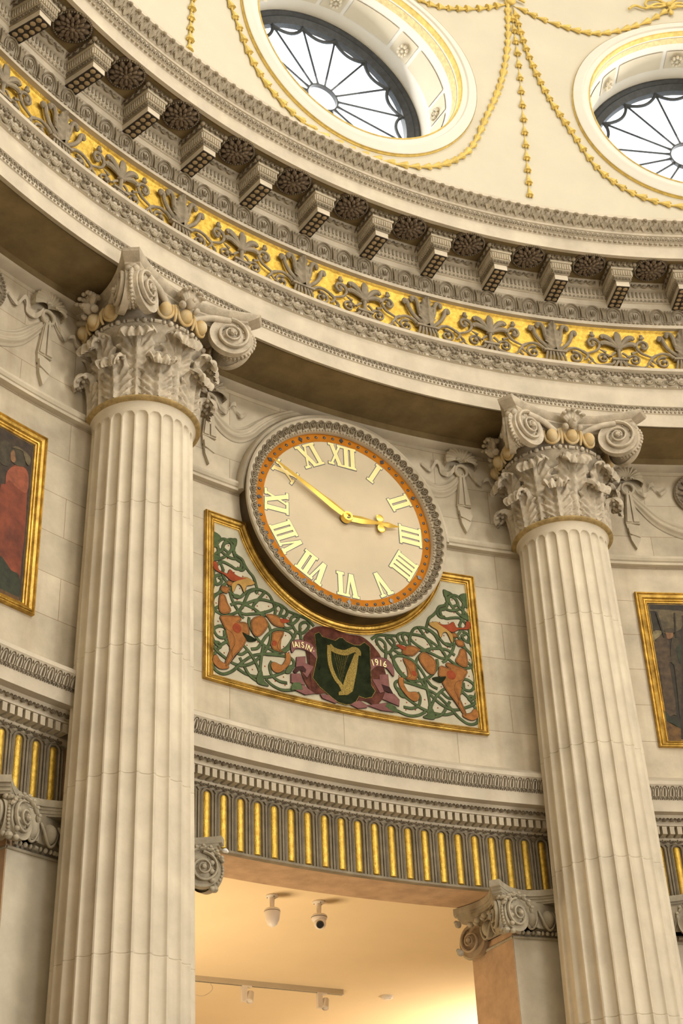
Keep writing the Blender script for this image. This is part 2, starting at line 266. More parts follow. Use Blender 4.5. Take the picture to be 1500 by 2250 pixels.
DOTS=[(-0.949,5.81),(-0.905,5.805),(-0.994,5.745),(-0.914,5.716),(-0.958,5.699),(-0.851,5.728),(-0.869,5.657),(-0.984,5.597),(-0.901,5.602),(-1.018,5.539),(-1.041,5.822),(-0.828,5.593),(-0.769,5.587),(-0.695,5.484),(-0.628,5.48),(-0.876,5.387),(-0.771,5.407),(-1.051,5.308),(-0.709,5.385),(-0.825,5.335),(-0.752,5.338),(-0.614,5.408),(-0.537,5.391),(-0.45,5.359),(-0.647,5.361),(-1.034,5.168),(-0.342,5.298),(-0.278,5.302),(-0.391,5.219),(-0.477,5.209),(-0.983,4.937),(-0.827,4.972),(-0.797,5.048),(-0.905,4.883),(-0.754,4.87),(-0.652,4.921),(-0.495,5.115),(-0.452,5.079),(-0.708,5.096),(-1.021,5.09),(-0.569,4.826),(-0.49,4.813),(-0.501,4.874),(-0.854,5.485)]
SHIELD=[(-0.239,5.271),(-0.205,5.295),(-0.174,5.261),(-0.122,5.247),(-0.07,5.256),(-0.036,5.286),(-0.009,5.293),(0.022,5.27),(0.087,5.254),(0.133,5.261),(0.174,5.295),(0.215,5.268),(0.175,5.195),(0.159,5.121),(0.167,5.046),(0.189,4.981),(0.24,4.915),(0.208,4.862),(0.156,4.843),(0.105,4.852),(0.077,4.803),(0.037,4.774),(-0.002,4.763),(-0.065,4.769),(-0.115,4.796),(-0.139,4.846),(-0.209,4.856),(-0.267,4.918),(-0.217,4.972),(-0.193,5.021),(-0.183,5.099),(-0.2,5.191)]
MANTLE=[(-0.332,5.217),(-0.291,5.284),(-0.217,5.341),(-0.105,5.361),(0.025,5.338),(0.144,5.344),(0.22,5.308),(0.269,5.259),(0.303,5.214),(0.327,5.128),(0.343,5.029),(0.319,4.904),(0.243,4.803),(0.142,4.822),(-0.001,4.782),(-0.14,4.822),(-0.256,4.797),(-0.318,4.851),(-0.359,4.952),(-0.299,5.022),(-0.283,5.127)]
NECKH=[(-0.125,5.205),(-0.093,5.18),(-0.048,5.171),(0.005,5.174),(0.048,5.198),(0.085,5.217),(0.114,5.208),(0.115,5.177)]
BOW=[(-0.125,5.205),(-0.129,5.118),(-0.118,5.032),(-0.083,4.951),(-0.046,4.909),(-0.029,4.875)]
SOUND=[(0.083,5.183),(0.119,5.187),(0.095,5.045),(0.054,4.876),(0.026,4.874),(0.011,4.837),(-0.063,4.822),(-0.062,4.847),(-0.045,4.856),(-0.028,4.894),(0.01,5.008)]
STRINGS=[[(-0.093,5.17),(-0.033,4.912)],[(-0.072,5.169),(-0.026,4.943)],[(-0.052,5.168),(-0.019,4.975)],[(-0.031,5.167),(-0.012,5.006)],[(-0.01,5.165),(-0.004,5.038)],[(0.011,5.167),(0.003,5.07)],[(0.032,5.177),(0.01,5.102)],[(0.053,5.187),(0.018,5.134)]]
PINK=[[(-0.438,5.153),(-0.398,5.187),(-0.352,5.196),(-0.274,5.186),(-0.231,5.139),(-0.23,5.076),(-0.271,5.111),(-0.335,5.127),(-0.4,5.118),(-0.433,5.078)],[(-0.395,5.05),(-0.324,5.073),(-0.321,4.961),(-0.346,4.987),(-0.404,4.967)],[(-0.444,4.908),(-0.373,4.925),(-0.334,4.847),(-0.446,4.84)],[(-0.422,4.791),(-0.35,4.844),(-0.256,4.797),(-0.333,4.771)],[(-0.319,5.018),(-0.258,5.007),(-0.316,4.907),(-0.347,4.937)],[(0.194,5.141),(0.265,5.189),(0.344,5.196),(0.399,5.148),(0.403,5.065),(0.37,5.098),(0.339,5.124),(0.261,5.116),(0.2,5.059)],[(0.283,5.056),(0.355,5.069),(0.361,4.962),(0.285,4.974)],[(0.32,4.917),(0.397,4.918),(0.436,4.88),(0.43,4.829),(0.297,4.863)],[(0.165,4.789),(0.334,4.838),(0.381,4.774),(0.285,4.77)],[(-0.211,4.8),(-0.14,4.809),(-0.072,4.768),(-0.091,4.756),(-0.193,4.774)],[(0.024,4.771),(0.103,4.814),(0.172,4.79),(0.164,4.77),(0.093,4.751)],[(0.222,5.006),(0.281,5.017),(0.314,4.922),(0.281,4.907)]]
DARKR=[[(-0.431,4.93),(-0.404,4.973),(-0.345,4.993),(-0.32,4.968),(-0.328,4.941),(-0.372,4.956),(-0.405,4.917)],[(0.292,4.981),(0.362,4.969),(0.391,4.917),(0.352,4.923),(0.296,4.938)]]
GREEN2=[[(-0.447,4.809),(-0.427,4.844),(-0.369,4.858),(-0.351,4.807),(-0.447,4.782)],[(0.338,4.845),(0.403,4.818),(0.426,4.779),(0.375,4.776),(0.316,4.807)]]
TXTL=[(-0.425,5.143),(-0.399,5.15),(-0.373,5.153),(-0.344,5.16),(-0.315,5.154),(-0.286,5.145),(-0.254,5.131)]
TXTR=[(0.233,5.142),(0.266,5.152),(0.299,5.152),(0.334,5.149)]
LPAINT={'bg':[(-2.879,5.763),(-2.616,5.809),(-2.627,4.717),(-2.77,4.722)],'robe':[(-2.848,5.474),(-2.81,5.535),(-2.808,5.588),(-2.776,5.685),(-2.705,5.736),(-2.638,5.709),(-2.631,5.553),(-2.621,5.281),(-2.629,5.042),(-2.631,4.916),(-2.684,4.936),(-2.741,4.96),(-2.801,5.016)],'robe2':[(-2.807,5.624),(-2.765,5.691),(-2.685,5.731),(-2.633,5.694),(-2.632,5.559),(-2.706,5.551),(-2.777,5.579),(-2.804,5.555)],'head1':[(-2.884,5.814),(-2.835,5.861),(-2.787,5.837),(-2.78,5.762),(-2.802,5.679),(-2.87,5.679)],'head2':[(-2.792,5.809),(-2.758,5.852),(-2.697,5.858),(-2.671,5.818),(-2.671,5.746),(-2.722,5.72),(-2.768,5.725),(-2.79,5.756)],'face2':[(-2.79,5.792),(-2.766,5.819),(-2.751,5.784),(-2.747,5.743),(-2.768,5.725),(-2.785,5.738)],'green':[(-2.798,4.994),(-2.762,4.99),(-2.703,4.944),(-2.64,4.932),(-2.626,4.782),(-2.703,4.766),(-2.777,4.783)],'ground':[(-2.777,4.783),(-2.626,4.782),(-2.633,4.708),(-2.77,4.716)],'sky':[(-2.786,5.83),(-2.736,5.863),(-2.634,5.836),(-2.635,5.764),(-2.667,5.783),(-2.696,5.848)]}
RPAINT={'bg':[(2.551,5.904),(2.872,5.899),(2.675,4.703),(2.543,4.745)],'sky':[(2.549,5.891),(2.869,5.883),(2.861,5.833),(2.786,5.832),(2.673,5.87),(2.607,5.877)],'hill':[(2.669,5.866),(2.786,5.832),(2.862,5.841),(2.842,5.718),(2.694,5.674),(2.676,5.796)],'bag':[(2.616,5.693),(2.676,5.698),(2.679,5.674),(2.619,5.62),(2.597,5.623)],'coat1':[(2.636,5.632),(2.693,5.666),(2.725,5.635),(2.714,5.474),(2.699,5.425),(2.689,5.004),(2.662,4.973),(2.596,4.983),(2.618,5.352),(2.558,5.438),(2.594,5.551)],'arm':[(2.566,5.47),(2.649,5.48),(2.745,5.458),(2.739,5.426),(2.59,5.407)],'coat2':[(2.755,5.635),(2.83,5.644),(2.725,5.005),(2.711,5.005),(2.739,5.355),(2.715,5.434)],'face1':[(2.713,5.699),(2.765,5.7),(2.763,5.643),(2.716,5.626)],'cap':[(2.708,5.715),(2.783,5.721),(2.785,5.684),(2.711,5.683)],'green':[(2.779,5.555),(2.818,5.572),(2.792,5.415),(2.774,5.435)],'boots':[(2.566,5.002),(2.601,4.995),(2.636,4.946),(2.698,4.883),(2.7,4.853),(2.636,4.897),(2.555,4.933)],'ground':[(2.553,4.944),(2.634,4.889),(2.7,4.853),(2.676,4.71),(2.549,4.756)],'spear':[(2.656,5.858),(2.671,5.858),(2.7,5.642),(2.688,5.634)],'spear2':[(2.806,5.861),(2.817,5.861),(2.792,5.636),(2.781,5.636)]}
# ================================================================ THE SETTING
def rev(name, prof, m, a0=0, a1=360, n=None, close=False, parent=None, smooth=True, kind='structure', **k):   # revolve (R, z) about the rotunda's axis
    mb = MB(); n = n or max(8, int((a1 - a0) * 1.0)); mb.lathe(prof, n, (0, 0, H), rad(a0), rad(a1), close)
    return mb.build(name, m, parent, smooth=smooth, kind=None if parent else kind, **k)
FZ = -H
mb = MB(); mb.lathe([(0.01, FZ), (14, FZ), (14, FZ - .2), (0.01, FZ - .2)], 72, (0, 0, H)); mb.build('floor', M['floor'], kind='structure')
# rotunda wall: upper bays, curved ashlar
rev('wall_back', [(7.10, 4.30), (7.10, 7.40), (7.62, 7.40), (7.62, 4.30)], M['wall'], close=True)
# lower wall: piers between the door openings and solid wall elsewhere, with two gaps added for the fill lights
def pier(a0, a1, name):
    mb = MB(); n = max(2, int(a1 - a0))
    mb.lathe([(7.23, FZ), (7.23, 3.58), (7.64, 3.58), (7.64, FZ)], n, (0, 0, H), rad(a0), rad(a1), True)
    mb.add([at(a0, R, z) for R, z in ((7.23, FZ), (7.64, FZ), (7.64, 3.58), (7.23, 3.58))], [(0, 1, 2, 3)])
    mb.add([at(a1, R, z) for R, z in ((7.23, FZ), (7.64, FZ), (7.64, 3.58), (7.23, 3.58))], [(0, 1, 2, 3)])
    return mb.build(name, M['stone'], kind='structure')
pier(-20.0, -10.0, 'wall_left'); pier(10.0, 20.0, 'wall_right'); pier(40, 130, 'wall_front'); pier(150, 180, 'wall_front'); pier(200, 320, 'wall_front')
rev('trim_1', [(7.24, 3.58), (7.24, 3.992), (7.64, 3.992), (7.64, 3.58)], M['jamb'], close=True)      # lintel over the openings
# cornice over the door bays
dc = rev('trim_2', [(7.1, 4.46), (6.985, 4.385), (6.98, 4.355), (6.99, 4.345), (6.995, 4.33), (7.005, 4.31), (7.015, 4.29), (7.018, 4.278), (7.028, 4.278), (7.03, 4.25),
                    (7.032, 4.245), (7.032, 4.165), (7.10, 4.165), (7.105, 4.145), (7.13, 4.115), (7.13, 4.105), (7.12, 4.10), (7.12, 4.09), (7.215, 4.088), (7.215, 4.03), (7.20, 4.025),
                    (7.20, 4.01), (7.225, 3.992), (7.24, 3.985), (7.3, 3.98), (7.3, 4.46)], M['fascia'], close=True)
# great entablature : architrave
ar = rev('trim_3', [(7.12, 7.225), (7.02, 7.225), (7.0, 7.235), (7.0, 7.30), (6.56, 7.30), (6.52, 7.27), (6.50, 7.264), (6.50, 7.385), (6.49, 7.39), (6.485, 7.44), (6.472, 7.447), (6.472, 7.625),
                    (6.455, 7.63), (6.452, 7.645), (6.46, 7.65), (6.44, 7.692), (6.432, 7.696), (6.432, 7.70), (6.428, 7.735), (6.405, 7.745), (6.39, 7.752), (6.388, 7.778), (6.395, 7.784), (6.53, 7.79), (7.5, 7.79), (7.5, 7.225)], M['fascia'], close=True)
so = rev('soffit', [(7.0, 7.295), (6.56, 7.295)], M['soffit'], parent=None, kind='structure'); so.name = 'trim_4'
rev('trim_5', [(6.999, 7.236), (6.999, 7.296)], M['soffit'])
fz = rev('trim_6', [(6.525, 7.78), (6.525, 8.235), (6.515, 8.265), (6.49, 8.29), (6.9, 8.30), (6.9, 7.78)], M['gold'], close=True)   # gilded frieze ground
# cornice
co = rev('trim_7', [(6.6, 8.275), (6.485, 8.275), (6.46, 8.268), (6.46, 8.285), (6.475, 8.29), (6.47, 8.31), (6.485, 8.33), (6.485, 8.36), (6.47, 8.42), (6.45, 8.455), (6.44, 8.46),
                    (6.44, 8.51), (6.428, 8.513), (6.42, 8.545), (6.412, 8.55), (6.408, 8.615), (6.40, 8.617), (6.40, 8.63), (6.395, 8.632), (6.385, 8.655), (6.372, 8.68), (6.36, 8.685),
                    (6.07, 8.685), (6.065, 8.67), (6.03, 8.668), (6.03, 8.79), (6.018, 8.80), (6.012, 8.815), (6.018, 8.822), (6.0, 8.83), (5.985, 8.86), (5.975, 8.862), (5.975, 8.885), (5.965, 8.89), (5.95, 8.92),
                    (5.915, 8.95), (5.90, 8.958), (5.89, 8.962), (5.888, 8.99), (5.895, 8.995), (6.5, 9.06), (6.9, 9.06), (6.9, 8.275)], M['fascia'], close=True)
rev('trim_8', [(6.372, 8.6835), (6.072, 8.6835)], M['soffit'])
# drum with round windows
RD = 6.38; WZ = 10.83; WR = 1.02
hw = RD * rad(15)
mb = MB()
nseg = 72
for k in range(12):
    def fn(u, v, k=k):
        a = 2 * PI * u; c, s = math.cos(a), math.sin(a)
        # edge of the bay in this direction
        tx = hw / abs(s) if abs(s) > 1e-6 else 1e9
        tz = ((13.2 - WZ) if c > 0 else (WZ - 9.0)) / abs(c) if abs(c) > 1e-6 else 1e9
        e = min(tx, tz); r = WR + .05 + (e - WR - .05) * v
        x, z = r * s, WZ + r * c; ph = x / RD + rad(30 * k)
        return (RD * math.sin(ph), RD * math.cos(ph), z + H)
    mb.grid(fn, nseg, 8, cu=True)
mb.build('wall_drum', M['plaster'], kind='structure')
rev('ceiling', [(RD, 13.2), (RD - .12, 13.25), (RD - .12, 13.4), (RD, 13.45)] + [(RD * math.cos(rad(t)), 13.45 + 3.2 * math.sin(rad(t))) for t in range(4, 79, 4)], M['plaster'])
rev('wall_attic', [(7.7, 7.3), (7.7, 9.6)], M['plaster'])

# round windows: trim ring, splayed reveal with coffers, iron frame with spokes, glass
def window(phi, n):
    a = rad(phi)
    root = empty('window_%d' % n, (6.9 * math.sin(a), 6.9 * math.cos(a), WZ + H), -a, kind='structure')
    Y0 = 6.9
    def cyl(x, r, z):                                   # point of the drum surface raised by r towards the axis
        return math.sqrt((RD - r) ** 2 - x * x) - Y0
    def ringband(prof, name, m):                        # prof: (radius, rise)
        b = MB()
        def fn(u, v):
            rr, w = prof[int(round(v * (len(prof) - 1)))]; t = 2 * PI * u
            x, z = rr * math.sin(t), rr * math.cos(t); return (x, cyl(x, w, z), z)
        b.grid(fn, 96, len(prof) - 1, cu=True); return b.build(name, m, root)
    ringband([(1.185, 0), (1.18, .03), (1.165, .04), (1.13, .045), (1.115, .055), (1.09, .06), (1.08, .045), (1.035, .045), (1.022, .05), (1.02, .03), (1.02, -.02)], 'trim_ring', M['white'])
    ringband([(1.192, -.002), (1.191, .010), (1.186, .014), (1.183, .03)], 'gilt_line', M['yellow'])
    ringband([(1.034, .047), (1.026, .056), (1.018, .048), (1.016, .0)], 'gilt_line', M['yellow'])
    # reveal
    FY = 7.02 - Y0; UP = .05
    def rev2(r0, v0, r1, v1, name, m, u0=0, u1=1, n=96):
        b = MB()
        def fn(u, v):
            t = 2 * PI * (u0 + (u1 - u0) * u); x0, z0 = 1.018 * math.sin(t), 1.018 * math.cos(t); ya = cyl(x0, .0, z0)
            w = v0 + (v1 - v0) * v; rr = r0 + (r1 - r0) * v
            return (rr * math.sin(t), ya + (FY - ya) * w, rr * math.cos(t) + UP * w)
        b.grid(fn, n, 3, cu=abs(u1 - u0) > .999); return b.build(name, m, root)
    rev2(1.018, 0, 1.02, .08, 'reveal', M['white'])
    rev2(1.016, .03, 1.018, .15, 'gilt_band', M['gilt_pale'])
    rev2(1.02, .15, 1.025, 1, 'reveal', M['white'])
    for q in range(8):
        for wid, of in ((.034, 0), (.078, .0625)):
            rev2(1.012, .30, 1.016, .66, 'coffer', M['cof'], q / 8 + of - wid / 2, q / 8 + of + wid / 2, 12)
    b = MB()
    for q in range(8):
        t = 2 * PI * q / 8
        c = Vector((1.0 * math.sin(t), -.22, 1.0 * math.cos(t)))
        for j in range(8):
            tt = 2 * PI * j / 8; d = Vector((math.cos(t), 0, -math.sin(t))) * math.cos(tt) * .045 + Vector((0, 1, 0)) * math.sin(tt) * .05
            b.ell(c + d, (.018, .022, .018), nu=6, nv=4)
        b.ell(c, (.018, .02, .018), nu=6, nv=4)
    b.build('rosettes', M['cof'], root)
    # frame
    b = MB(); b.ring([(1.03, FY - .06), (.995, FY - .07), (.97, FY - .045), (.955, FY - .05), (.915, FY - .02), (.90, FY - .01), (.90, FY + .05), (1.03, FY + .05)], 96, cz=UP)
    fr = b.build('frame', M['iron'], root)
    b = MB(lambda x, y, z: (x, y, z + UP))
    b.ring([(.165, FY - .02), (.150, FY - .02), (.150, FY + .02), (.165, FY + .02)], 48)
    ns = 16
    for q in range(ns):
        t = 2 * PI * (q + .5) / ns; s, c = math.sin(t), math.cos(t)
        b.tube([(.155 * s, FY, .155 * c), (.21 * s, FY, .21 * c), (.8 * s, FY, .8 * c), (.91 * s, FY, .91 * c)], lambda w: .0105 if .2 < w < .9 else .016, 6)
        t2 = 2 * PI * (q + 1.5) / ns
        tm = (t + t2) / 2
        P = [(.885 * math.sin(t), FY, .885 * math.cos(t))]
        for j in range(1, 8):
            tj = t + (t2 - t) * j / 8; rr = .885 - .10 * math.sin(PI * j / 8) ** .7; P.append((rr * math.sin(tj), FY, rr * math.cos(tj)))
        P.append((.885 * math.sin(t2), FY, .885 * math.cos(t2)))
        b.tube(P, .017, 6)
    b.T = None; b.build('glazing_bars', M['iron'], root)
    b = MB(); b.ring([(.001, FY + .004), (.93, FY + .004)], 64, cz=UP, close=False); b.build('glass_pane', M['glass'], root)
for i, k in enumerate((0, 30, 330, 60, 90, 120, 150, 180, 210, 240, 270, 300)):
    if i < 2: window(k, i + 1)
    else:
        for src in ([o for o in D.objects if o.name == 'window_1']):
            r = src.copy(); COL.objects.link(r); r.name = 'window_%d' % (i + 1); a = rad(k)
            r.location = (6.9 * math.sin(a), 6.9 * math.cos(a), WZ + H); r.rotation_euler = (0, 0, -a)
            for ch in src.children:
                if ch.name.split('.')[0] in ('trim_ring', 'reveal', 'frame', 'glass_pane', 'gilt_line'):
                    c = ch.copy(); COL.objects.link(c); c.parent = r

# passage behind the openings
rev('ceiling_passage', [(7.64, 3.9), (13.2, 3.9), (13.2, 4.05), (7.64, 4.05)], M['peach'], -70, 70, close=True)
rev('wall_passage', [(13.1, FZ), (13.1, 3.9)], M['peach'], -70, 70)
for a in (-70, 70):
    mb = MB(); mb.add([at(a, R, z) for R, z in ((7.6, FZ), (13.2, FZ), (13.2, 3.95), (7.6, 3.95))], [(0, 1, 2, 3)]); mb.build('wall_passage_end', M['peach'], kind='structure')

# ================================================================ CARVED BANDS of the great entablature (parts of the trims)
A0, A1 = -40, 29
def units(p, off=0, a0=A0, a1=A1):
    k = math.ceil((a0 - off) / p)
    while off + k * p <= a1: yield off + k * p; k += 1
def band(name, parent, m, R, z, pitch, off, fn, a0=A0, a1=A1, **k):
    mb = MB()
    for ph in units(pitch, off, a0, a1):
        x0 = rad(ph) * R
        mb.T = lambda x, y, zz, x0=x0: TW(R, z)(x + x0, y, zz)
        fn(mb, R * rad(pitch))
    mb.T = None
    return mb.build(name, m, parent, **k)
def egg(h, d=.5):
    def f(mb, p):
        mb.ell((0, -.004, .0), (.25 * p, .24 * p * d * 2, .40 * h), nu=8, nv=6)
        P = [(-.40 * p, -.006, .48 * h), (-.39 * p, -.012, .1 * h), (-.27 * p, -.016, -.33 * h), (0, -.016, -.49 * h), (.27 * p, -.016, -.33 * h), (.39 * p, -.012, .1 * h), (.40 * p, -.006, .48 * h)]
        mb.tube(cr(P, 3), .055 * p, 5, 1.4)
        mb.tube([(.5 * p, -.006, .5 * h), (.5 * p, -.016, 0), (.5 * p, -.01, -.5 * h)], lambda t: .05 * p * (1.2 - t), 5, 1.4)
    return f
def beadreel(r):
    def f(mb, p):
        mb.tube([(-.36 * p, 0, 0), (.08 * p, 0, 0)], r * .85, 8)
        for q in (.19, .32, .45): mb.ell((q * p, 0, 0), (.055 * p, r, r), nu=8, nv=5)
    return f
def bead(r):
    return lambda mb, p: mb.ell((0, 0, 0), (.42 * p, r, r), nu=6, nv=4)
def flower(h):
    def f(mb, p):
        for j in range(6):
            a = PI * j / 3 + .5; mb.ell((.16 * p * math.sin(a), -.01, .16 * p * math.cos(a)), (.075 * p, .013, .085 * p), ry=a, nu=6, nv=4)
        mb.ell((0, -.018, 0), (.05 * p, .012, .05 * p), nu=6, nv=4)
        mb.tube([(.34 * p, -.006, 0), (.66 * p, -.006, 0)], .09 * h, 5)
        for sg in (.36, .64): mb.tube([(sg * p, -.006, -.35 * h), (sg * p, -.006, .35 * h)], .06 * p, 5)
        for sg in (.28, .5, .72): mb.ell((sg * p, -.006, .36 * h), (.07 * p, .01, .14 * h), nu=6, nv=4)
    return f
def tongue(h):
    def f(mb, p):
        mb.tube(cr([(-.38 * p, 0, -.42 * h), (-.34 * p, -.004, .2 * h), (0, -.006, .44 * h), (.34 * p, -.004, .2 * h), (.38 * p, 0, -.42 * h)], 2), .10 * p, 4, 1.2)
        mb.ell((0, -.003, -.08 * h), (.15 * p, .009, .32 * h), nu=6, nv=4)
    return f
band('egg_and_dart', ar, M['carved_light'], 6.452, 7.671, 5 / 6, 0, egg(.048))
band('bead_and_reel', ar, M['carved_light'], 6.455, 7.638, 5 / 3, .3, beadreel(.0095))
band('flower_band', ar, M['carved'], 6.428, 7.720, 5 / 3, 0, flower(.046))
band('carved_fillet', ar, M['carved'], 6.485, 7.428, .42, 0, tongue(.028))
band('carved_fillet', ar, M['carved'], 6.488, 7.402, .30, 0, lambda mb, p: mb.ell((0, 0, 0), (.36 * p, .008, .010), nu=6, nv=4))
def palmband(mb, p):                                   # arched palmette and fanned leaves
    h = .125
    mb.tube(cr([(-.30 * p, 0, -.5 * h), (-.33 * p, -.006, -.05 * h), (-.22 * p, -.016, .33 * h), (0, -.024, .46 * h), (.22 * p, -.016, .33 * h), (.33 * p, -.006, -.05 * h), (.30 * p, 0, -.5 * h)], 3), .035 * p, 5, 1.3)
    mb.tube(cr([(-.20 * p, 0, -.5 * h), (-.22 * p, -.006, -.05 * h), (-.12 * p, -.014, .2 * h), (0, -.018, .28 * h), (.12 * p, -.014, .2 * h), (.22 * p, -.006, -.05 * h), (.20 * p, 0, -.5 * h)], 3), .025 * p, 4, 1.3)
    for sg in (-1, 0, 1): mb.ell((sg * .09 * p, -.008, -.12 * h), (.038 * p, .012, .24 * h), ry=sg * .3, nu=6, nv=4)
    for sg in (-1, 0, 1):
        mb.tube(cr([(.5 * p + sg * .03 * p, -.002, -.48 * h), (.5 * p + sg * .05 * p, -.012, .0), (.5 * p + sg * .14 * p, -.020, .40 * h)], 3), lambda t: (.026 + .03 * math.sin(PI * t)) * p, 5, 1.2)
band('palmette_moulding', co, M['carved'], 6.462, 8.392, 5 / 3, 0, palmband)
band('bead_course', co, M['carved'], 6.464, 8.318, .34, 0, bead(.009))
band('cornice_beads', co, M['carved_light'], 6.012, 8.806, .42, 0, bead(.012))
band('cornice_eggs', co, M['carved'], 5.995, 8.842, .42, 0, tongue(.034))
def cyleaf(mb, p):                                     # broad leaf curling out at the top of the cyma
    for sg in (-3, -2, -1, 1, 2, 3):
        mb.tube(cr([(sg * .02 * p, .018, -.040), (sg * .075 * p, -.004, -.012 - abs(sg) * .002), (sg * .135 * p, -.020, .012 - abs(sg) * .005)], 3), lambda t: (.035 + .035 * math.sin(PI * t)) * p, 5, .9)
    mb.tube(cr([(0, .018, -.042), (0, -.004, -.012), (0, -.030, .018)], 3), .05 * p, 5, .9)
    mb.ell((0, -.050, .030), (.24 * p, .016, .011), nu=8, nv=5)
    mb.ell((.17 * p, -.040, .028), (.12 * p, .014, .011), nu=6, nv=4); mb.ell((-.17 * p, -.040, .028), (.12 * p, .014, .011), nu=6, nv=4)
    mb.tube(cr([(.5 * p, .014, -.038), (.5 * p, -.014, -.005), (.5 * p, -.034, .026)], 3), .045 * p, 5, .9)
    for sg in (-1, 1): mb.ell((sg * .36 * p, .002, -.014), (.06 * p, .016, .014), nu=6, nv=4)
band('cyma_leaves', co, M['carved_light'], 5.94, 8.928, 5 / 6, 0, cyleaf)
# recessed wall band between the modillions: upright flutes, small eggs above and a carved strip below
mbf = MB(); mbe = MB(); mbs = MB()
for g in range(-8, 6):
    c = g * 5 + 2.5
    for j in range(-5, 6):
        ph = c + j * .315
        mbf.T = lambda x, y, z, x0=rad(ph) * 6.41: TW(6.41, 8.58)(x + x0, y, z); mbf.tube([(0, -.004, -.028), (0, -.004, .026)], .0085, 6, 1.1)
        mbs.T = lambda x, y, z, x0=rad(ph) * 6.425: TW(6.425, 8.528)(x + x0, y, z); tongue(.026)(mbs, .033)
    for j in range(-1, 2):
        mbe.T = lambda x, y, z, x0=rad(c + j * .72) * 6.385: TW(6.385, 8.655)(x + x0, y, z); egg(.045)(mbe, .082)
for b, nm in ((mbf, 'upright_flutes'), (mbs, 'carved_strip'), (mbe, 'back_eggs')): b.T = None; b.build(nm, M['carved_light'], co)
# ================================================================ MODILLIONS AND ROSETTES
def ordinal(n): return ['first', 'second', 'third', 'fourth', 'fifth', 'sixth', 'seventh', 'eighth', 'ninth', 'tenth', 'eleventh', 'twelfth', 'thirteenth', 'fourteenth'][n]
def make_modillion():
    R0 = 6.44; root = empty('modillion', at(0, R0, 8.46))
    def layer(mb, o0, o1, z0, z1):
        hw0, hw1, f0, f1 = .057 + o0, .057 + o1, -.27 - o0, -.27 - o1
        mb.add([(-hw0, f0, z0), (hw0, f0, z0), (hw0, .03, z0), (-hw0, .03, z0), (-hw1, f1, z1), (hw1, f1, z1), (hw1, .03, z1), (-hw1, .03, z1)],
               [(3, 2, 1, 0), (4, 5, 6, 7), (0, 1, 5, 4), (1, 2, 6, 5), (2, 3, 7, 6), (3, 0, 4, 7)])
    b = MB(); layer(b, 0, 0, 0, .052); b.build('block', M['fascia'], root, ang=20)
    b = MB(); layer(b, .006, .016, .050, .088)
    def around(o, step, fn, z):                         # run a motif along the left side, the front and the right side
        w = .057 + o; f = -.27 - o; L = -f
        n = max(1, round(L / step)); m = max(1, round(2 * w / step))
        for sgn in (-1, 1):
            for j in range(n):
                y = f + (j + .5) * L / n
                b.T = (lambda x, yy, zz, y=y, sgn=sgn: (sgn * (w - yy), y + sgn * x, zz + z)); fn(b, L / n)
        for j in range(m):
            x0 = -w + (j + .5) * 2 * w / m
            b.T = (lambda x, yy, zz, x0=x0: (x + x0, f + yy, zz + z)); fn(b, 2 * w / m)
        b.T = None
    around(.012, .026, tongue(.026), .069); b.build('carved_band', M['carved'], root)
    b = MB(); layer(b, .020, .026, .088, .158)
    around(.027, .021, lambda q, p: q.tube([(0, 0, -.029), (0, 0, .024)], .0072, 6, 1.1), .124)
    layer(b, .036, .040, .156, .172); b.build('fluted_band', M['stone'], root)
    b = MB(); layer(b, .034, .052, .172, .222)
    around(.046, .058, egg(.05), .196)
    for sx in (-1, 1): b.ell((sx * .108, -.322, .198), (.020, .020, .022), nu=8, nv=6)
    b.build('egg_moulding', M['carved'], root)
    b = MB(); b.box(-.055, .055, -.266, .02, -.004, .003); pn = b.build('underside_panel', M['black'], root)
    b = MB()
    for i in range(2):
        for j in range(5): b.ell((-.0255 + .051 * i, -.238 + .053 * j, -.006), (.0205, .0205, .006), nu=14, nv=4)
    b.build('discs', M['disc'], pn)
    return root
m0 = make_modillion()
mphis = [5 * k for k in range(-7, 6)]
for i, ph in enumerate(mphis):
    o = m0 if i == 0 else copy_tree(m0)
    o.location = at(ph, 6.44, 8.46); o.rotation_euler = (0, 0, -rad(ph))
    rel = {-15: 'straight above the left fluted column', 15: 'straight above the right fluted column', 0: 'straight above the middle of the clock bay'}.get(ph)
    if not rel:
        rel = ('%s to the right of the one over the clock' % ordinal(ph // 5 - 1) if 0 < ph < 15 else '%s to the left of the one over the clock' % ordinal(-ph // 5 - 1) if -15 < ph < 0
               else '%s to the right of the right column' % ordinal((ph - 15) // 5 - 1) if ph > 15 else '%s to the left of the left column' % ordinal((-ph - 15) // 5 - 1))
    tag(o, 'carved cornice bracket, ' + rel, 'bracket', 'modillions under the great cornice')
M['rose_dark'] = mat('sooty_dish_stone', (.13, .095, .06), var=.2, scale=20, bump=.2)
M['rose'] = mat('sooty_petal_stone', (.22, .165, .11), var=.25, scale=30, bump=.3)
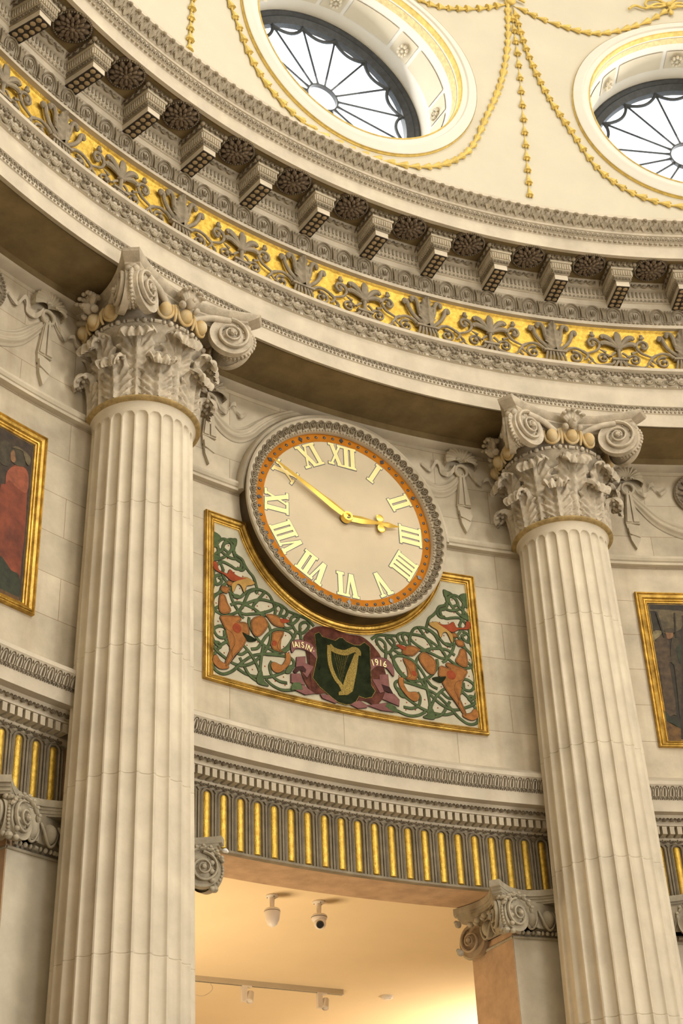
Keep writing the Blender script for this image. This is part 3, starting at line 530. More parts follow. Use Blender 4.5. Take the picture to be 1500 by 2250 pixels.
def make_rosette():
    root = empty('ceiling_rosette', at(0, 6.18, 8.68))
    b = MB(); b.lathe([(.150, .006), (.150, -.006), (.135, -.012), (.128, -.006), (.122, .0), (.06, .004), (.001, .004)], 40); b.build('dish', M['rose_dark'], root)
    b = MB()
    for j in range(44):
        a = 2 * PI * j / 44; b.ell((.131 * math.sin(a), .131 * math.cos(a), -.012), (.0075, .0075, .009), nu=6, nv=4)
    b.build('bead_rim', M['carved'], root)
    b = MB()
    for q, (n, r0, r1, w, z, of) in enumerate(((12, .05, .118, .017, -.012, 0), (12, .03, .085, .013, -.024, .5), (8, .012, .05, .011, -.034, 0))):
        for j in range(n):
            a = 2 * PI * (j + of) / n; ca, sa = math.cos(a), math.sin(a)
            b.T = lambda x, y, zz, ca=ca, sa=sa: (x * ca + y * sa, -x * sa + y * ca, zz)
            b.tube(cr([(0, r0, z + .01), (0, (r0 + r1) / 2, z), (0, r1 * .93, z - .004), (0, r1, z + .008)], 3), lambda t, w=w: w * (.55 + .6 * math.sin(PI * min(1, t * 1.1))), 6, 1, up=(0, 0, 1))
    b.T = None; b.ell((0, 0, -.034), (.02, .02, .022), nu=10, nv=6)
    for j in range(7): a = 2 * PI * j / 7; b.ell((.018 * math.sin(a), .018 * math.cos(a), -.038), (.007, .007, .01), nu=6, nv=4)
    b.build('petals', M['rose'], root)
    return root
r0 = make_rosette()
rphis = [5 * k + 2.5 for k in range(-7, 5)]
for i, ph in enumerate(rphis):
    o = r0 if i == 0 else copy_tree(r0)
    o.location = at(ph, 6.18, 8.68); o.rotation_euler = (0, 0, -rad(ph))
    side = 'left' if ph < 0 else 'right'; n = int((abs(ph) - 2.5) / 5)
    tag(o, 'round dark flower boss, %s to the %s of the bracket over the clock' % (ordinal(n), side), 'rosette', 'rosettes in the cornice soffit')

# ================================================================ GILDED FRIEZE RELIEFS
def spiral(c, r, turns, a0, dirn, n=26, r1=.12):
    return [(c[0] + r * (1 - (1 - r1) * k / n) * math.sin(a0 + dirn * 2 * PI * turns * k / n), 0, c[1] + r * (1 - (1 - r1) * k / n) * math.cos(a0 + dirn * 2 * PI * turns * k / n)) for k in range(n + 1)]
FR = 6.515
def make_acanthus():
    root = empty('acanthus_palmette', at(5, FR, 7.862))
    b = MB(lambda x, y, z: TC(FR)(x, y, z * .94)); y = -.012
    # ribbed centre leaf with scalloped edge
    def leaf(u, v):
        t = v; x = (u - .5) * 2
        w = .070 * (.45 + .75 * math.sin(PI * min(1, t * .95 + .1))) * (1 - .25 * (.5 + .5 * math.cos(2 * PI * 5 * t)) * abs(x))
        yy = -.046 - .016 * math.exp(-(x / .16) ** 2) - .008 * math.cos(2 * PI * (4.5 * t - 1.1 * abs(x))) * abs(x) - .012 * max(0, t - .8) / .2 + .016 * x * x
        return (x * w, yy, .115 + .30 * t)
    b.grid(leaf, 16, 26)
    b.grid(lambda u, v: (lambda p: (p[0], -.002, p[2]))(leaf(u, v)), 16, 8)
    for s in (-1, 1):
        for P, r, k in (([(.030, .12), (.045, .19), (.068, .27), (.074, .34), (.092, .392), (.125, .398), (.138, .37), (.122, .352)], .0145, 1),
                     ([(.045, .12), (.085, .165), (.13, .215), (.160, .28), (.172, .335), (.196, .352), (.205, .325), (.188, .31)], .0135, 1)):
            b.tube(cr([(s * x, y - .008, z) for x, z in P], 5), lambda t, r=r: r * (.5 + .85 * math.sin(PI * (.12 + .8 * t)) ** .8), 8, 1.0)
            b.tube(cr([(s * (x - .008), y - .022, z) for x, z in P[:5]], 4), lambda t: .004 * (1.3 - t), 5)
        b.ell((s * .128, y - .012, .376), (.019, .02, .020), nu=8, nv=6)
        b.ell((s * .193, y - .012, .33), (.017, .018, .018), nu=8, nv=6)
        # lower scroll and long stem with upper scroll
        b.tube(spiral((s * .185, .082), .062, 1.55, -s * .4, s), lambda t: .0105 * (1.15 - .5 * t), 7, 1.2)
        b.ell((s * .187, y - .006, .082), (.018, .016, .018), nu=8, nv=6)
        b.tube(cr([(s * x, y - .004, z) for x, z in ((.095, .12), (.13, .155), (.19, .17), (.25, .145), (.295, .10), (.32, .05), (.36, .01))], 5), lambda t: .0145 * (1 - .55 * t), 7, 1.1)
        b.tube(cr([(s * x, y - .004, z) for x, z in ((.25, .145), (.29, .11), (.275, .07), (.25, .05))], 5), lambda t: .014 * (1.1 - .7 * t), 6, 1.0)
        b.tube(cr([(s * x, y - .004, z) for x, z in ((.27, .12), (.32, .14), (.375, .17), (.405, .225), (.395, .275), (.355, .30), (.318, .28), (.312, .24), (.335, .215), (.362, .232), (.358, .26))], 5), lambda t: .0125 * (.6 + .5 * math.sin(PI * t)), 7, 1.1)
        b.ell((s * .35, y - .01, .243), (.018, .018, .026), nu=8, nv=6)
        b.ell((s * .352, y - .008, .335), (.027, .018, .017), ry=s * .3, nu=8, nv=6); b.ell((s * .352, y - .008, .362), (.017, .014, .014), nu=8, nv=6)
        b.ell((s * .318, y - .006, .062), (.03, .014, .012), ry=s * .9, nu=8, nv=5); b.ell((s * .30, y - .006, .03), (.024, .012, .01), ry=-s * .7, nu=8, nv=5)
        for q, (x0, x1) in enumerate(((.015, .02), (.04, .055), (.065, .09))):
            b.tube(cr([(s * x0, y - .006, .10), (s * (x0 + x1) / 2, y - .016, .05), (s * x1, y - .004, .0)], 4), .0105, 6, 1.1)
    b.box(-.10, .10, -.038, 0, .098, .118, nx=4)
    b.T = None; b.build('leaf_relief', M['carved_grey'], root)
    return root
def make_lily():
    root = empty('lily_palmette', at(0, FR, 7.862))
    b = MB(lambda x, y, z: TC(FR)(x, y, z * .94)); y = -.012
    b.tube(cr([(0, y - .006, .09), (0, y - .008, .15), (0, y - .01, .2)], 4), lambda t: .02 - .004 * math.sin(PI * t), 8, 1)
    b.ell((0, y - .01, .19), (.038, .024, .011), nu=10, nv=6)
    b.tube(cr([(0, y - .01, .2), (0, y - .018, .27), (0, y - .022, .34), (0, y - .014, .385)], 4), lambda t: .010 + .024 * math.sin(PI * min(1, t * .9 + .05)), 8, .6)
    for s in (-1, 1):
        b.tube(cr([(s * x, y - .012, z) for x, z in ((.008, .21), (.045, .27), (.085, .315), (.125, .33), (.145, .31))], 5), lambda t: .010 + .016 * math.sin(PI * min(1, t * .85)), 7, .8)
        b.tube(cr([(s * x, y - .01, z) for x, z in ((.008, .205), (.05, .235), (.10, .258), (.14, .255), (.15, .232))], 5), lambda t: .009 + .014 * math.sin(PI * min(1, t * .85)), 7, .8)
        b.tube(spiral((s * .135, .098), .056, 1.5, -s * 1.2, s), lambda t: .0095 * (1.15 - .5 * t), 7, 1.2)
        b.ell((s * .135, y - .006, .097), (.019, .016, .019), nu=8, nv=6)
        b.tube(cr([(s * x, y - .004, z) for x, z in ((.03, .16), (.06, .135), (.075, .11))], 4), .01, 6, 1)
        b.tube(cr([(s * x, y - .004, z) for x, z in ((.11, .155), (.15, .175), (.175, .19))], 4), lambda t: .012 * (1.1 - t), 6, 1)
        b.tube(cr([(s * x, y - .004, z) for x, z in ((.05, .06), (.07, .03), (.12, .018), (.18, .008), (.22, .018))], 4), lambda t: .013 * (1.1 - .6 * t), 6, 1)
        b.tube(cr([(s * .012, y - .006, .068), (s * .03, y - .014, .04), (s * .05, y - .004, .0)], 4), .012, 6, 1)
    b.tube([(0, y - .008, .07), (0, y - .008, .0)], .013, 6, 1)
    b.box(-.072, .072, -.038, 0, .066, .086, nx=3)
    b.T = None; b.build('leaf_relief', M['carved_grey'], root)
    return root
M['carved_grey'] = mat('grey_carved_stone', (.31, .26, .185), var=.16, scale=16, bump=.25, bscale=90)
ac = make_acanthus(); li = make_lily()
def where(ph):
    if ph == 0: return 'over the clock bay, middle'
    return {-35: 'at the far left edge', -30: 'near the left edge', -25: 'second one left of the left column', -20: 'left of the left column, nearest it', -15: 'above the left column capital',
            -10: 'just right of the left column', -5: 'left of the clock bay middle', 5: 'right of the clock bay middle', 10: 'just left of the right column', 15: 'above the right column capital', 20: 'right of the right column', 25: 'at the far right edge'}[ph]
first = True
for ph in range(-35, 26, 10):
    o = ac if ph == -35 else copy_tree(ac); o.location = at(ph, FR, 7.862); o.rotation_euler = (0, 0, -rad(ph))
    tag(o, 'tall grey acanthus palmette on gilded frieze, ' + where(ph), 'palmette', 'acanthus palmettes on the gilded frieze')
for ph in range(-30, 21, 10):
    o = li if ph == -30 else copy_tree(li); o.location = at(ph, FR, 7.862); o.rotation_euler = (0, 0, -rad(ph))
    tag(o, 'grey carved lily flower on gilded frieze, ' + where(ph), 'palmette', 'lily palmettes on the gilded frieze')

# ================================================================ COLUMNS
def volute(mb, c, ang, R, mir, turns=2.35):            # spiral disc facing -y, then turned by ang about z; mir flips it left-right
    ca, sa = math.cos(ang), math.sin(ang)
    T = lambda x, y, z: (c[0] + mir * x * ca - y * sa, c[1] + mir * x * sa + y * ca, c[2] + z)
    mb.T = T; n = 96
    prof = [(.90, .010), (.90, -.004), (.97, -.004)]
    # dished plate
    mb.ring([(R * .99, .05), (R * .99, 0), (R * .93, .004), (R * .6, .004), (R * .3, -.006), (.001, -.012)], 40, close=False)
    k = math.log(.20) / n
    P = [(-R * .90 * math.exp(k * i) * math.sin(2 * PI * turns * i / n), -.008 - .03 * (i / n) , R * .90 * math.exp(k * i) * math.cos(2 * PI * turns * i / n)) for i in range(n + 1)]
    mb.tube(P, lambda t: R * (.095 - .055 * t), 7, 1.25)
    P = [(-R * .745 * math.exp(k * i) * math.sin(2 * PI * turns * i / n), .0 - .03 * (i / n), R * .745 * math.exp(k * i) * math.cos(2 * PI * turns * i / n)) for i in range(int(n * .62))]
    for i in range(3, len(P) - 6, 4):
        r = R * .05 * (1 - .5 * i / n); mb.ell(P[i], (r * .7, r, r * 1.2), ry=-2 * PI * turns * i / n + .9, nu=6, nv=4)
    mb.ell((0, -.04, 0), (R * .15, R * .15, R * .15), nu=12, nv=8)
    for j in range(6): a = PI * j / 3; mb.ell((R * .09 * math.sin(a), -.04 - R * .09, R * .09 * math.cos(a)), (R * .05,) * 3, nu=6, nv=4)
    mb.T = None
def scroll_body(mb, cA, aA, cB, aB, R, push, beads=True):   # rounded drum joining two discs round a corner, waisted in the middle
    A = Vector(cA); B = Vector(cB); dA = Vector((math.cos(aA), math.sin(aA), 0)); dB = Vector((math.cos(aB), math.sin(aB), 0))
    Mid = (A + B) / 2; out = Vector((Mid.x, Mid.y, 0)); n = 8
    def fn(u, v):
        t = v; c = A * (1 - t) + B * t; c = c + Vector(push) * 4 * t * (1 - t) * 1.0
        d = (dA * (1 - t) + (dB) * t); d.normalize()
        a = 2 * PI * u; rr = R * (.97 - .13 * math.sin(PI * t))
        return tuple(c + d * (rr * math.cos(a)) + Vector((0, 0, rr * math.sin(a))))
    mb.grid(fn, 36, n, cu=True)
    if beads:
        for vv, br in ((.5, .085), (.34, .05), (.66, .05)):
            for i in range(30):
                p = Vector(fn(i / 30, vv)); mb.ell(tuple(p), (R * br, R * br, R * br * 1.1), nu=6, nv=4)
def acanthus(mb, ang, r0, z0, h, W, curl, lean=.03, nl=5):
    nu, nv = 30, 84
    def surf(x, t, off):
        tv = min(1, t / .74); zc = z0 + h * tv; rc = r0 + .012 + lean * tv * tv
        nx, nz = 1, 0
        if t > .74:
            th = (t - .74) / .26 * rad(215); rc = rc + curl * (1 - math.cos(th)); zc = zc + curl * math.sin(th); nx, nz = math.cos(th), -math.sin(th)
            k = (t - .74) / .26; nx, nz = -math.cos(th) * -1, -math.sin(th)
        w = W * (.78 + .34 * math.sin(PI * min(1, tv * .9 + .05))) * (1 if t < .74 else 1 - .5 * ((t - .74) / .26) ** 1.4)
        lob = .5 + .5 * math.cos(2 * PI * nl * t)
        xx = x * w * (1 - .26 * lob * abs(x) ** 2)
        rel = .018 * math.exp(-(x / .10) ** 2) - .010 * math.exp(-((abs(x) - .22) / .09) ** 2) - .0135 * min(1, abs(x) * 2.2) * math.cos(2 * PI * (nl * t - 2.0 * abs(x))) - .026 * x * x * (1 if t < .6 else .4)
        q = rel + off
        return xx, rc + nx * q, zc + nz * q
    ca, sa = math.cos(ang), math.sin(ang)
    def put(xx, r, z):
        a = xx / max(r0, .2); rr = r * math.cos(0)
        x = rr * math.sin(a) ; y = -rr * math.cos(a)
        return (x * ca - y * sa, x * sa + y * ca, z)
    m = 2 * nu
    def fn(u, v):
        k = int(round(u * m)) % m
        if k < nu: x = -1 + 2 * k / nu; off = 0
        else: x = 1 - 2 * (k - nu) / nu; off = -.016
        return put(*surf(x, v, off))
    mb.grid(fn, m, nv, cu=True)
    # knuckles on the curled tip
    for x in (-.8, -.42, 0, .42, .8):
        for t in (.86, .95):
            q = surf(x, t, .004); mb.ell(put(*q), (.017, .017, .016), nu=7, nv=5)
def arc_pts(p, q, sag, n, cx=0):
    p = Vector(p); q = Vector(q); m = (p + q) / 2; d = q - p; nn = Vector((-d.y, d.x)); nn.normalize()
    if (m - nn * .01).length > (m + nn * .01).length: nn = -nn
    return [p + d * (i / n) - nn * 0 + nn * (4 * sag * (i / n) * (1 - i / n)) * (1 if (m + nn).length < m.length else 1) for i in range(n + 1)]
def abacus_outline(a, ch, sag, n=14):
    out = []
    for k in range(4):
        c, s = math.cos(PI / 2 * k), math.sin(PI / 2 * k)
        for i in range(n + 1):
            t = i / n; x = -(a - ch / 2) + 2 * (a - ch / 2) * t; y = -(a + ch / 2) + sag * 4 * t * (1 - t)
            out.append((x * c - y * s, x * s + y * c))
    return out
ZN = 6.319 + H                                         # height of the necking ring above the floor
def make_column():
    root = empty('fluted_column', (0, 0, 0))
    ZT = 6.235; K = 24
    seams = [5.51, 4.457, 3.611, 2.557, 1.5, .5, -.6]
    zs = set([6.262, 6.30, 6.28, 6.31, FZ + .35])
    z = 6.262
    while z > 5.95: zs.add(round(z, 4)); z -= .003 if z > 6.18 else .03
    while z > FZ + .35: zs.add(round(z, 4)); z -= .25
    for q in seams:
        for d in (-.010, -.003, 0, .003, .010): zs.add(q + d)
    zs = sorted(zs)
    NA = K * 20
    def fn(u, v):
        z = zs[int(round(v * (len(zs) - 1)))]
        r = .345 + .0163 * (6.319 - z)
        if z > 6.262: t = (z - 6.262) / .05; r += .032 * min(1, t) ** 2
        ph = (u * K) % 1.0; w = .405; d = abs(ph - .5) / w; per = 2 * PI * r / K; zc = ZT - w * per
        s = max(0, (z - zc) / (w * per)); q = 1 - d * d - s * s
        dep = .020 * math.sqrt(q) * 1.0 + (.006 if q > .0 else 0) if q > 0 else 0
        if z > ZT + .001: dep = 0
        sm = min(abs(z - q2) for q2 in seams)
        if sm < .002: dep += .004
        a = 2 * PI * u; rr = r - dep
        return (rr * math.sin(a), rr * math.cos(a), z + H)
    b = MB(); b.grid(fn, NA, len(zs) - 1, cu=True); b.build('shaft', M['column'], root, ang=50)
    b = MB(); b.lathe([(.30, 0), (.66, 0), (.66, .12), (.64, .14), (.66, .18), (.62, .24), (.58, .25), (.575, .28), (.60, .31), (.57, .35), (.50, .36), (.30, .36)], 64); b.build('base', M['column'], root)
    b = MB(); b.lathe([(.34, ZN - .02), (.376, ZN - .017), (.394, ZN - .010), (.401, ZN), (.394, ZN + .012), (.376, ZN + .020), (.34, ZN + .022)], 96); b.build('necking_ring', M['ochre'], root)
    cp = MB(); cp.lathe([(.325, ZN + .01), (.325, 6.6 + H), (.335, 6.80 + H), (.368, 6.90 + H), (.405, 6.945 + H), (.415, 6.955 + H), (.40, 6.965 + H), (.38, 6.98 + H), (.38, 7.15 + H)], 64)
    bell = cp.build('bell', M['capital'], root)
    for row, (n, off, r0, z0, h, W, cu, ln) in enumerate(((8, 0, .368, 6.335, .235, .142, .042, .02), (8, .5, .352, 6.335, .455, .160, .048, .035))):
        for k in range(n):
            b = MB(); acanthus(b, 2 * PI * (k + off + .5) / n, r0, z0 + H, h, W, cu, ln, 5 if row == 0 else 9)
            b.build('acanthus_leaf', M['capital'], root, ang=60)
    # small stalk scrolls between the upper leaves
    b = MB()
    for k in range(8):
        a = 2 * PI * (k + .5) / 8 + PI / 8; ca, sa = math.cos(a), math.sin(a)
        b.T = lambda x, y, z, ca=ca, sa=sa: (x * ca - (y - .405) * sa, x * sa + (y - .405) * ca, z)
        for s in (-1, 1):
            b.tube(cr([(s * .012, .04, 6.62 + H), (s * .022, .03, 6.75 + H), (s * .05, .0, 6.86 + H), (s * .045, -.01, 6.90 + H), (s * .022, -.01, 6.895 + H), (s * .03, -.012, 6.875 + H)], 5), .011, 6)
    b.T = None; b.build('stalk_scrolls', M['capital'], root)
    # beads, eggs
    b = MB()
    for k in range(56):
        a = 2 * PI * k / 56
        if k % 4 == 0:
            b.tube([(.418 * math.sin(a + d), .418 * math.cos(a + d), 6.958 + H) for d in (-.06, 0, .06)], .015, 8, up=(0, 0, 1))
        elif k % 4 == 2: b.ell((.42 * math.sin(a), .42 * math.cos(a), 6.958 + H), (.02, .02, .021), nu=8, nv=6)
        else: b.ell((.42 * math.sin(a), .42 * math.cos(a), 6.958 + H), (.012, .012, .018), nu=8, nv=5)
    b.build('bead_ring', M['capital'], root)
    b = MB()
    for q in range(4):
        for j in (-1, 0, 1):
            a = PI / 2 * q + j * rad(20); ca, sa = math.cos(a), math.sin(a)
            b.T = lambda x, y, z, ca=ca, sa=sa: (x * ca - (y - .425) * sa, x * sa + (y - .425) * ca, z + 7.045 + H)
            b.ell((0, -.025, 0), (.047, .055, .062), nu=14, nv=10)
            b.tube(cr([(-.058, -.005, .072), (-.060, -.020, .02), (-.044, -.022, -.040), (0, -.018, -.064), (.044, -.022, -.040), (.060, -.020, .02), (.058, -.005, .072)], 5), .012, 8)
            if j < 1: b.tube([(.076, -.005, .07), (.076, -.028, .02), (.076, -.020, -.035), (.076, -.002, -.065)], lambda t: .016 * (1.05 - .5 * t), 8)
    b.T = None; b.build('egg_echinus', M['eggs'], root)
    # abacus
    b = MB()
    lay = [(7.125, .80), (7.15, .815), (7.185, .865), (7.19, .885), (7.203, .888), (7.205, .90), (7.212, .93), (7.232, .985), (7.25, 1.0), (7.262, .985), (7.262, .6), (7.125, .6)]
    O = abacus_outline(.590, .085, .178)
    def afn(u, v):
        i = int(round(u * len(O))) % len(O); z, s = lay[int(round(v * (len(lay) - 1)))]
        return (O[i][0] * s, O[i][1] * s, z + H)
    b.grid(afn, len(O), len(lay) - 1, cu=True)
    b.plan([(x * .8, y * .8) for x, y in O], 7.126 + H, 7.26 + H); b.build('abacus', M['capital'], root, ang=30)
    # corner scrolls: two dished spirals and the waisted drum between them, on every corner
    VZ = 7.045 + H; VR = .158; T = rad(24)
    for q in range(4):
        b = MB(); c, s = math.cos(PI / 2 * q), math.sin(PI / 2 * q)
        rot = lambda p: (p[0] * c - p[1] * s, p[0] * s + p[1] * c, p[2])
        cA = (-.372, -.505, VZ); cB = (-.505, -.372, VZ)
        volute(b, rot(cA), PI / 2 * q + T, VR, 1); volute(b, rot(cB), PI / 2 * q - PI / 2 - T, VR, -1)
        ps = rot((-.030, -.030, 0))
        e = lambda p, a, d=.03: (p[0] - math.sin(a) * d, p[1] + math.cos(a) * d, p[2])
        aA = PI / 2 * q + T; aB = PI / 2 * q - PI / 2 - T
        scroll_body(b, e(rot(cA), aA), aA, e(rot(cB), aB), aB + PI, VR, ps)
        # bands that sweep from behind the eggs up into the spiral
        for (x0, y0, x1, y1) in ((-.10, -.40, -.372, -.50), (-.40, -.10, -.50, -.372)):
            P = [rot((x0, y0, 7.10 + H)), rot(((x0 + x1) / 2, (y0 + y1) / 2, 7.165 + H)), rot((x1, y1, 7.18 + H))]
            b.tube(cr(P, 5), .026, 8, up=(0, 0, 1))
        b.ell(rot((-.50, -.50, 7.17 + H)), (.05, .05, .035), nu=10, nv=6); b.ell(rot((-.535, -.50, 7.15 + H)), (.028, .028, .03), nu=8, nv=6); b.ell(rot((-.50, -.535, 7.15 + H)), (.028, .028, .03), nu=8, nv=6)
        b.build('corner_scroll', M['capital'], root, ang=50)
        # leafy boss at the middle of the abacus side
        b = MB(); b.T = lambda x, y, z, c=c, s=s: (x * c - (y - .435) * s, x * s + (y - .435) * c, z + H)
        for k in range(5):
            a = rad(-64 + 32 * k); b.tube(cr([(0, -.02, 7.12), (.035 * math.sin(a), -.06, 7.15 + .03 * math.cos(a)), (.078 * math.sin(a), -.075, 7.17 + .065 * math.cos(a)), (.088 * math.sin(a), -.115, 7.165 + .075 * math.cos(a))], 4), lambda t: .012 + .016 * math.sin(PI * t), 7, .8)
            b.ell((.09 * math.sin(a), -.118, 7.16 + .075 * math.cos(a)), (.02, .018, .015), nu=8, nv=5)
        b.ell((0, -.07, 7.13), (.035, .05, .045), nu=10, nv=7); b.ell((0, -.115, 7.135), (.016, .018, .02), nu=8, nv=6)
        for sx in (-1, 1): b.ell((sx * .06, -.06, 7.10), (.022, .03, .03), ry=sx * .5, nu=8, nv=6); b.ell((sx * .07, -.05, 7.20), (.022, .03, .025), nu=8, nv=6)
        b.T = None; b.build('leaf_boss', M['capital'], root)
    return root
M['eggs'] = mat('yellowed_stone', (.56, .47, .31), var=.12, scale=12, bump=.1, col2=(.52, .35, .13))
RC = 6.871
c1 = make_column(); c2 = copy_tree(c1)
for o, ph, lb in ((c1, -15, 'left fluted stone column with leafy scrolled capital, left of the clock'), (c2, 15, 'right fluted stone column with leafy scrolled capital, right of the clock')):
    p = at(ph, RC, -H); o.location = p; o.rotation_euler = (0, 0, -rad(ph)); tag(o, lb, 'column', 'fluted columns')
# ================================================================ UPPER WALL MOULDINGS
sp = [(7.10, 6.285), (7.05, 6.285), (7.048, 6.305), (7.075, 6.312), (7.07, 6.318), (7.055, 6.325), (7.045, 6.345), (7.05, 6.368), (7.07, 6.38), (7.10, 6.383)]
rev('trim_9', sp, M['stone'], 7.15, 40, 33); rev('trim_10', sp, M['stone'], -42, -7.15, 33)
CZ = 6.262
b = MB(lambda x, y, z: (x, y, z + CZ + H))
AP = [(.855, 7.14), (.855, 6.985), (.872, 6.985), (.876, 6.995), (.884, 6.993), (.890, 6.975), (.906, 6.962), (.926, 6.965), (.940, 6.985), (.945, 7.02), (.947, 7.14)]
def arch(u, v):
    a = rad(-88 + 176 * u); r, y = AP[int(round(v * 10))]; r *= .968 + .045 * max(0, math.cos(a)) ** 2; return (.03 + r * math.sin(a), y, r * math.cos(a))
b.grid(arch, 90, 10)
for a in (-88, 88): b.add([(.03 + .968 * r * math.sin(rad(a)), y, .968 * r * math.cos(rad(a))) for r, y in AP], [tuple(range(11))])
b.T = None; b.build('trim_11', M['stone'], kind='structure')

# ================================================================ CLOCK
clk = empty('wall_clock', (0, 7.06, CZ + H), label='large round wall clock, gold Roman numerals, orange minute ring, hands at ten to three', cat='clock')
YC = 7.06
y = lambda v: v - YC
b = MB(); b.ring([(.835, y(6.905)), (.80, y(6.905)), (.80, y(7.16)), (.85, y(7.16))], 96); b.build('case', M['brown'], clk)
b = MB(); b.ring([(.852, y(6.93)), (.858, y(6.915)), (.856, y(6.898)), (.845, y(6.888)), (.838, y(6.895)), (.825, y(6.902)), (.77, y(6.935)), (.764, y(6.93)), (.757, y(6.94)), (.757, y(6.985)), (.80, y(6.99)), (.83, y(6.94))], 128)
rim = b.build('carved_rim', M['stone'], clk)
b = MB()
for k in range(72):
    a = 2 * PI * k / 72; ca, sa = math.cos(a), math.sin(a)
    b.T = lambda x, yy, z, ca=ca, sa=sa: ((.797 + z) * sa + x * ca, y(6.917) + yy - .22 * z, (.797 + z) * ca - x * sa)
    b.tube(cr([(-.030, 0, -.024), (-.031, -.006, .008), (-.012, -.012, .028), (.012, -.012, .028), (.031, -.006, .008), (.030, 0, -.024)], 2), .0055, 5, 2.0)
    for s in (-1, 0, 1): b.ell((s * .014, -.006, -.002), (.0065, .014, .018), ry=s * .35, nu=6, nv=4)
for k in range(180):
    a = 2 * PI * k / 180; b.T = None; b.ell((.765 * math.sin(a), y(6.932), .765 * math.cos(a)), (.0085, .007, .0085), nu=5, nv=4)
b.build('rim_carving', M['carved'], rim)
b = MB(); b.ring([(.001, y(6.975)), (.30, y(6.975)), (.695, y(6.975))], 96, close=False); b.build('dial', M['dial'], clk)
b = MB(); b.ring([(.686, y(6.973)), (.760, y(6.973))], 96, close=False); mr_ = b.build('minute_ring', M['orange'], clk)
bd = MB(); bd.ell((0, 0, 0), (.0125, .005, .0125), nu=14, nv=6)
bq = MB(); bq.prism([(0, -.024), (.0185, 0), (0, .024), (-.0185, 0)], -.004, .003)
dot = dia = None
for k in range(60):
    a = 2 * PI * k / 60; p = (.7225 * math.sin(a), y(6.971), .7225 * math.cos(a))
    if k % 5 == 0:
        if dia is None: dia = bq.build('hour_diamond', M['navy'], clk, loc=p)
        else: o = dia.copy(); COL.objects.link(o); o.location = p; o.rotation_euler = (0, a, 0)
    else:
        if dot is None: dot = bd.build('minute_dot', M['navy'], clk, loc=p)
        else: o = dot.copy(); COL.objects.link(o); o.location = p
# Roman numerals: strokes in a box of height h, base towards the centre
def numeral(txt, h, g):
    W = {'I': .056, 'V': .125, 'X': .13}; th = .037; tn = .019; S = .010
    tot = sum(W[c] for c in txt); x = -tot / 2; P = []
    for c in txt:
        w = W[c]; m = x + w / 2
        def bar(xa, za, xb, zb, t): P.append([(xa - t - g, za - (g if za < .5 * h else -g)), (xa + t + g, za - (g if za < .5 * h else -g)), (xb + t + g, zb + (g if zb > .5 * h else -g)), (xb - t - g, zb + (g if zb > .5 * h else -g))])
        def serif(xc, z, hw): P.append([(xc - hw - g, z - S - g), (xc + hw + g, z - S - g), (xc + hw + g, z + S + g), (xc - hw - g, z + S + g)])
        if c == 'I': bar(m, 0, m, h, th / 2); serif(m, S, .031); serif(m, h - S, .031)
        if c == 'V':
            bar(m, .0, m - .036, h, th / 2); bar(m + .006, .0, m + .040, h, tn / 2); serif(m - .036, h - S, .030); serif(m + .040, h - S, .024)
        if c == 'X':
            bar(m + .040, 0, m - .036, h, th / 2); bar(m - .040, 0, m + .040, h, tn / 2)
            for zz in (S, h - S): serif(m - .038, zz, .026); serif(m + .040, zz, .026)
        x += w
    return P
NUM = ['XII', 'I', 'II', 'III', 'IIII', 'V', 'VI', 'VII', 'VIII', 'IX', 'X', 'XI']
for k, t in enumerate(NUM):
    a = 2 * PI * k / 12; ca, sa = math.cos(a), math.sin(a); sc = 1.0 if len(t) < 4 else .84
    T = lambda x, yy, z: (((.477 + z) * sa + x * ca * sc), yy, ((.477 + z) * ca - x * sa * sc))
    b = MB(T)
    for i, P in enumerate(numeral(t, .198, 0)): b.prism(P, y(6.9722) - .00025 * i, y(6.9745))
    b.T = None; o = b.build('numeral', M['goldpaint'], clk, smooth=False)
    b = MB(T)
    for i, P in enumerate(numeral(t, .198, .0062)): b.prism(P, y(6.9742) - .00004 * i, y(6.9749))
    b.T = None; b.build('numeral_outline', M['outline'], o, smooth=False)
def hand(name, a, L, hour):
    ca, sa = math.cos(a), math.sin(a); yh = y(6.945) - (0 if hour else .012)
    b = MB(lambda x, yy, z: (z * sa + x * ca, yy, z * ca - x * sa))
    if hour:
        pr = [(.022, .0), (.030, .05), (.033, .13), (.022, .22), (.014, .26), (.017, .33), (.026, .36), (.016, .41), (.004, L)]
    else: pr = [(.02, .0), (.030, .06), (.033, .14), (.026, .25), (.018, .45), (.012, .62), (.004, L)]
    n = len(pr); vs = []
    for w, z in pr: vs += [(-w, yh, z), (0, yh - .016 * min(1, w / .02), z), (w, yh, z), (0, yh + .004, z)]
    fs = [(i * 4 + k, i * 4 + (k + 1) % 4, (i + 1) * 4 + (k + 1) % 4, (i + 1) * 4 + k) for i in range(n - 1) for k in range(4)] + [(0, 1, 2, 3), tuple(4 * (n - 1) + k for k in range(4))]
    b.add(vs, fs)
    if hour:
        for s in (-1, 1): b.ell((s * .046, yh, .298), (.036, .006, .034), nu=20, nv=6)
    b.T = None; return b.build(name, M['goldframe_bright'], clk, ang=20)
M['goldframe_bright'] = mat('bright_gilt_metal', (.95, .66, .14), rough=.30, metal=.7, var=.05, scale=8, bump=.02, spec=.5)
hand('hour_hand', rad(85.5), .463, True); hand('minute_hand', rad(-60), .712, False)
b = MB(); b.ring([(.046, y(6.93)), (.04, y(6.92)), (.024, y(6.92)), (.02, y(6.93)), (.02, y(6.96)), (.046, y(6.96))], 40); hb = b.build('hub', M['goldframe_bright'], clk)
b = MB(); b.ring([(.001, y(6.93)), (.021, y(6.93)), (.042, y(6.955)), (.044, y(6.975))], 32, close=False); b.build('arbor', M['navy'], hb)

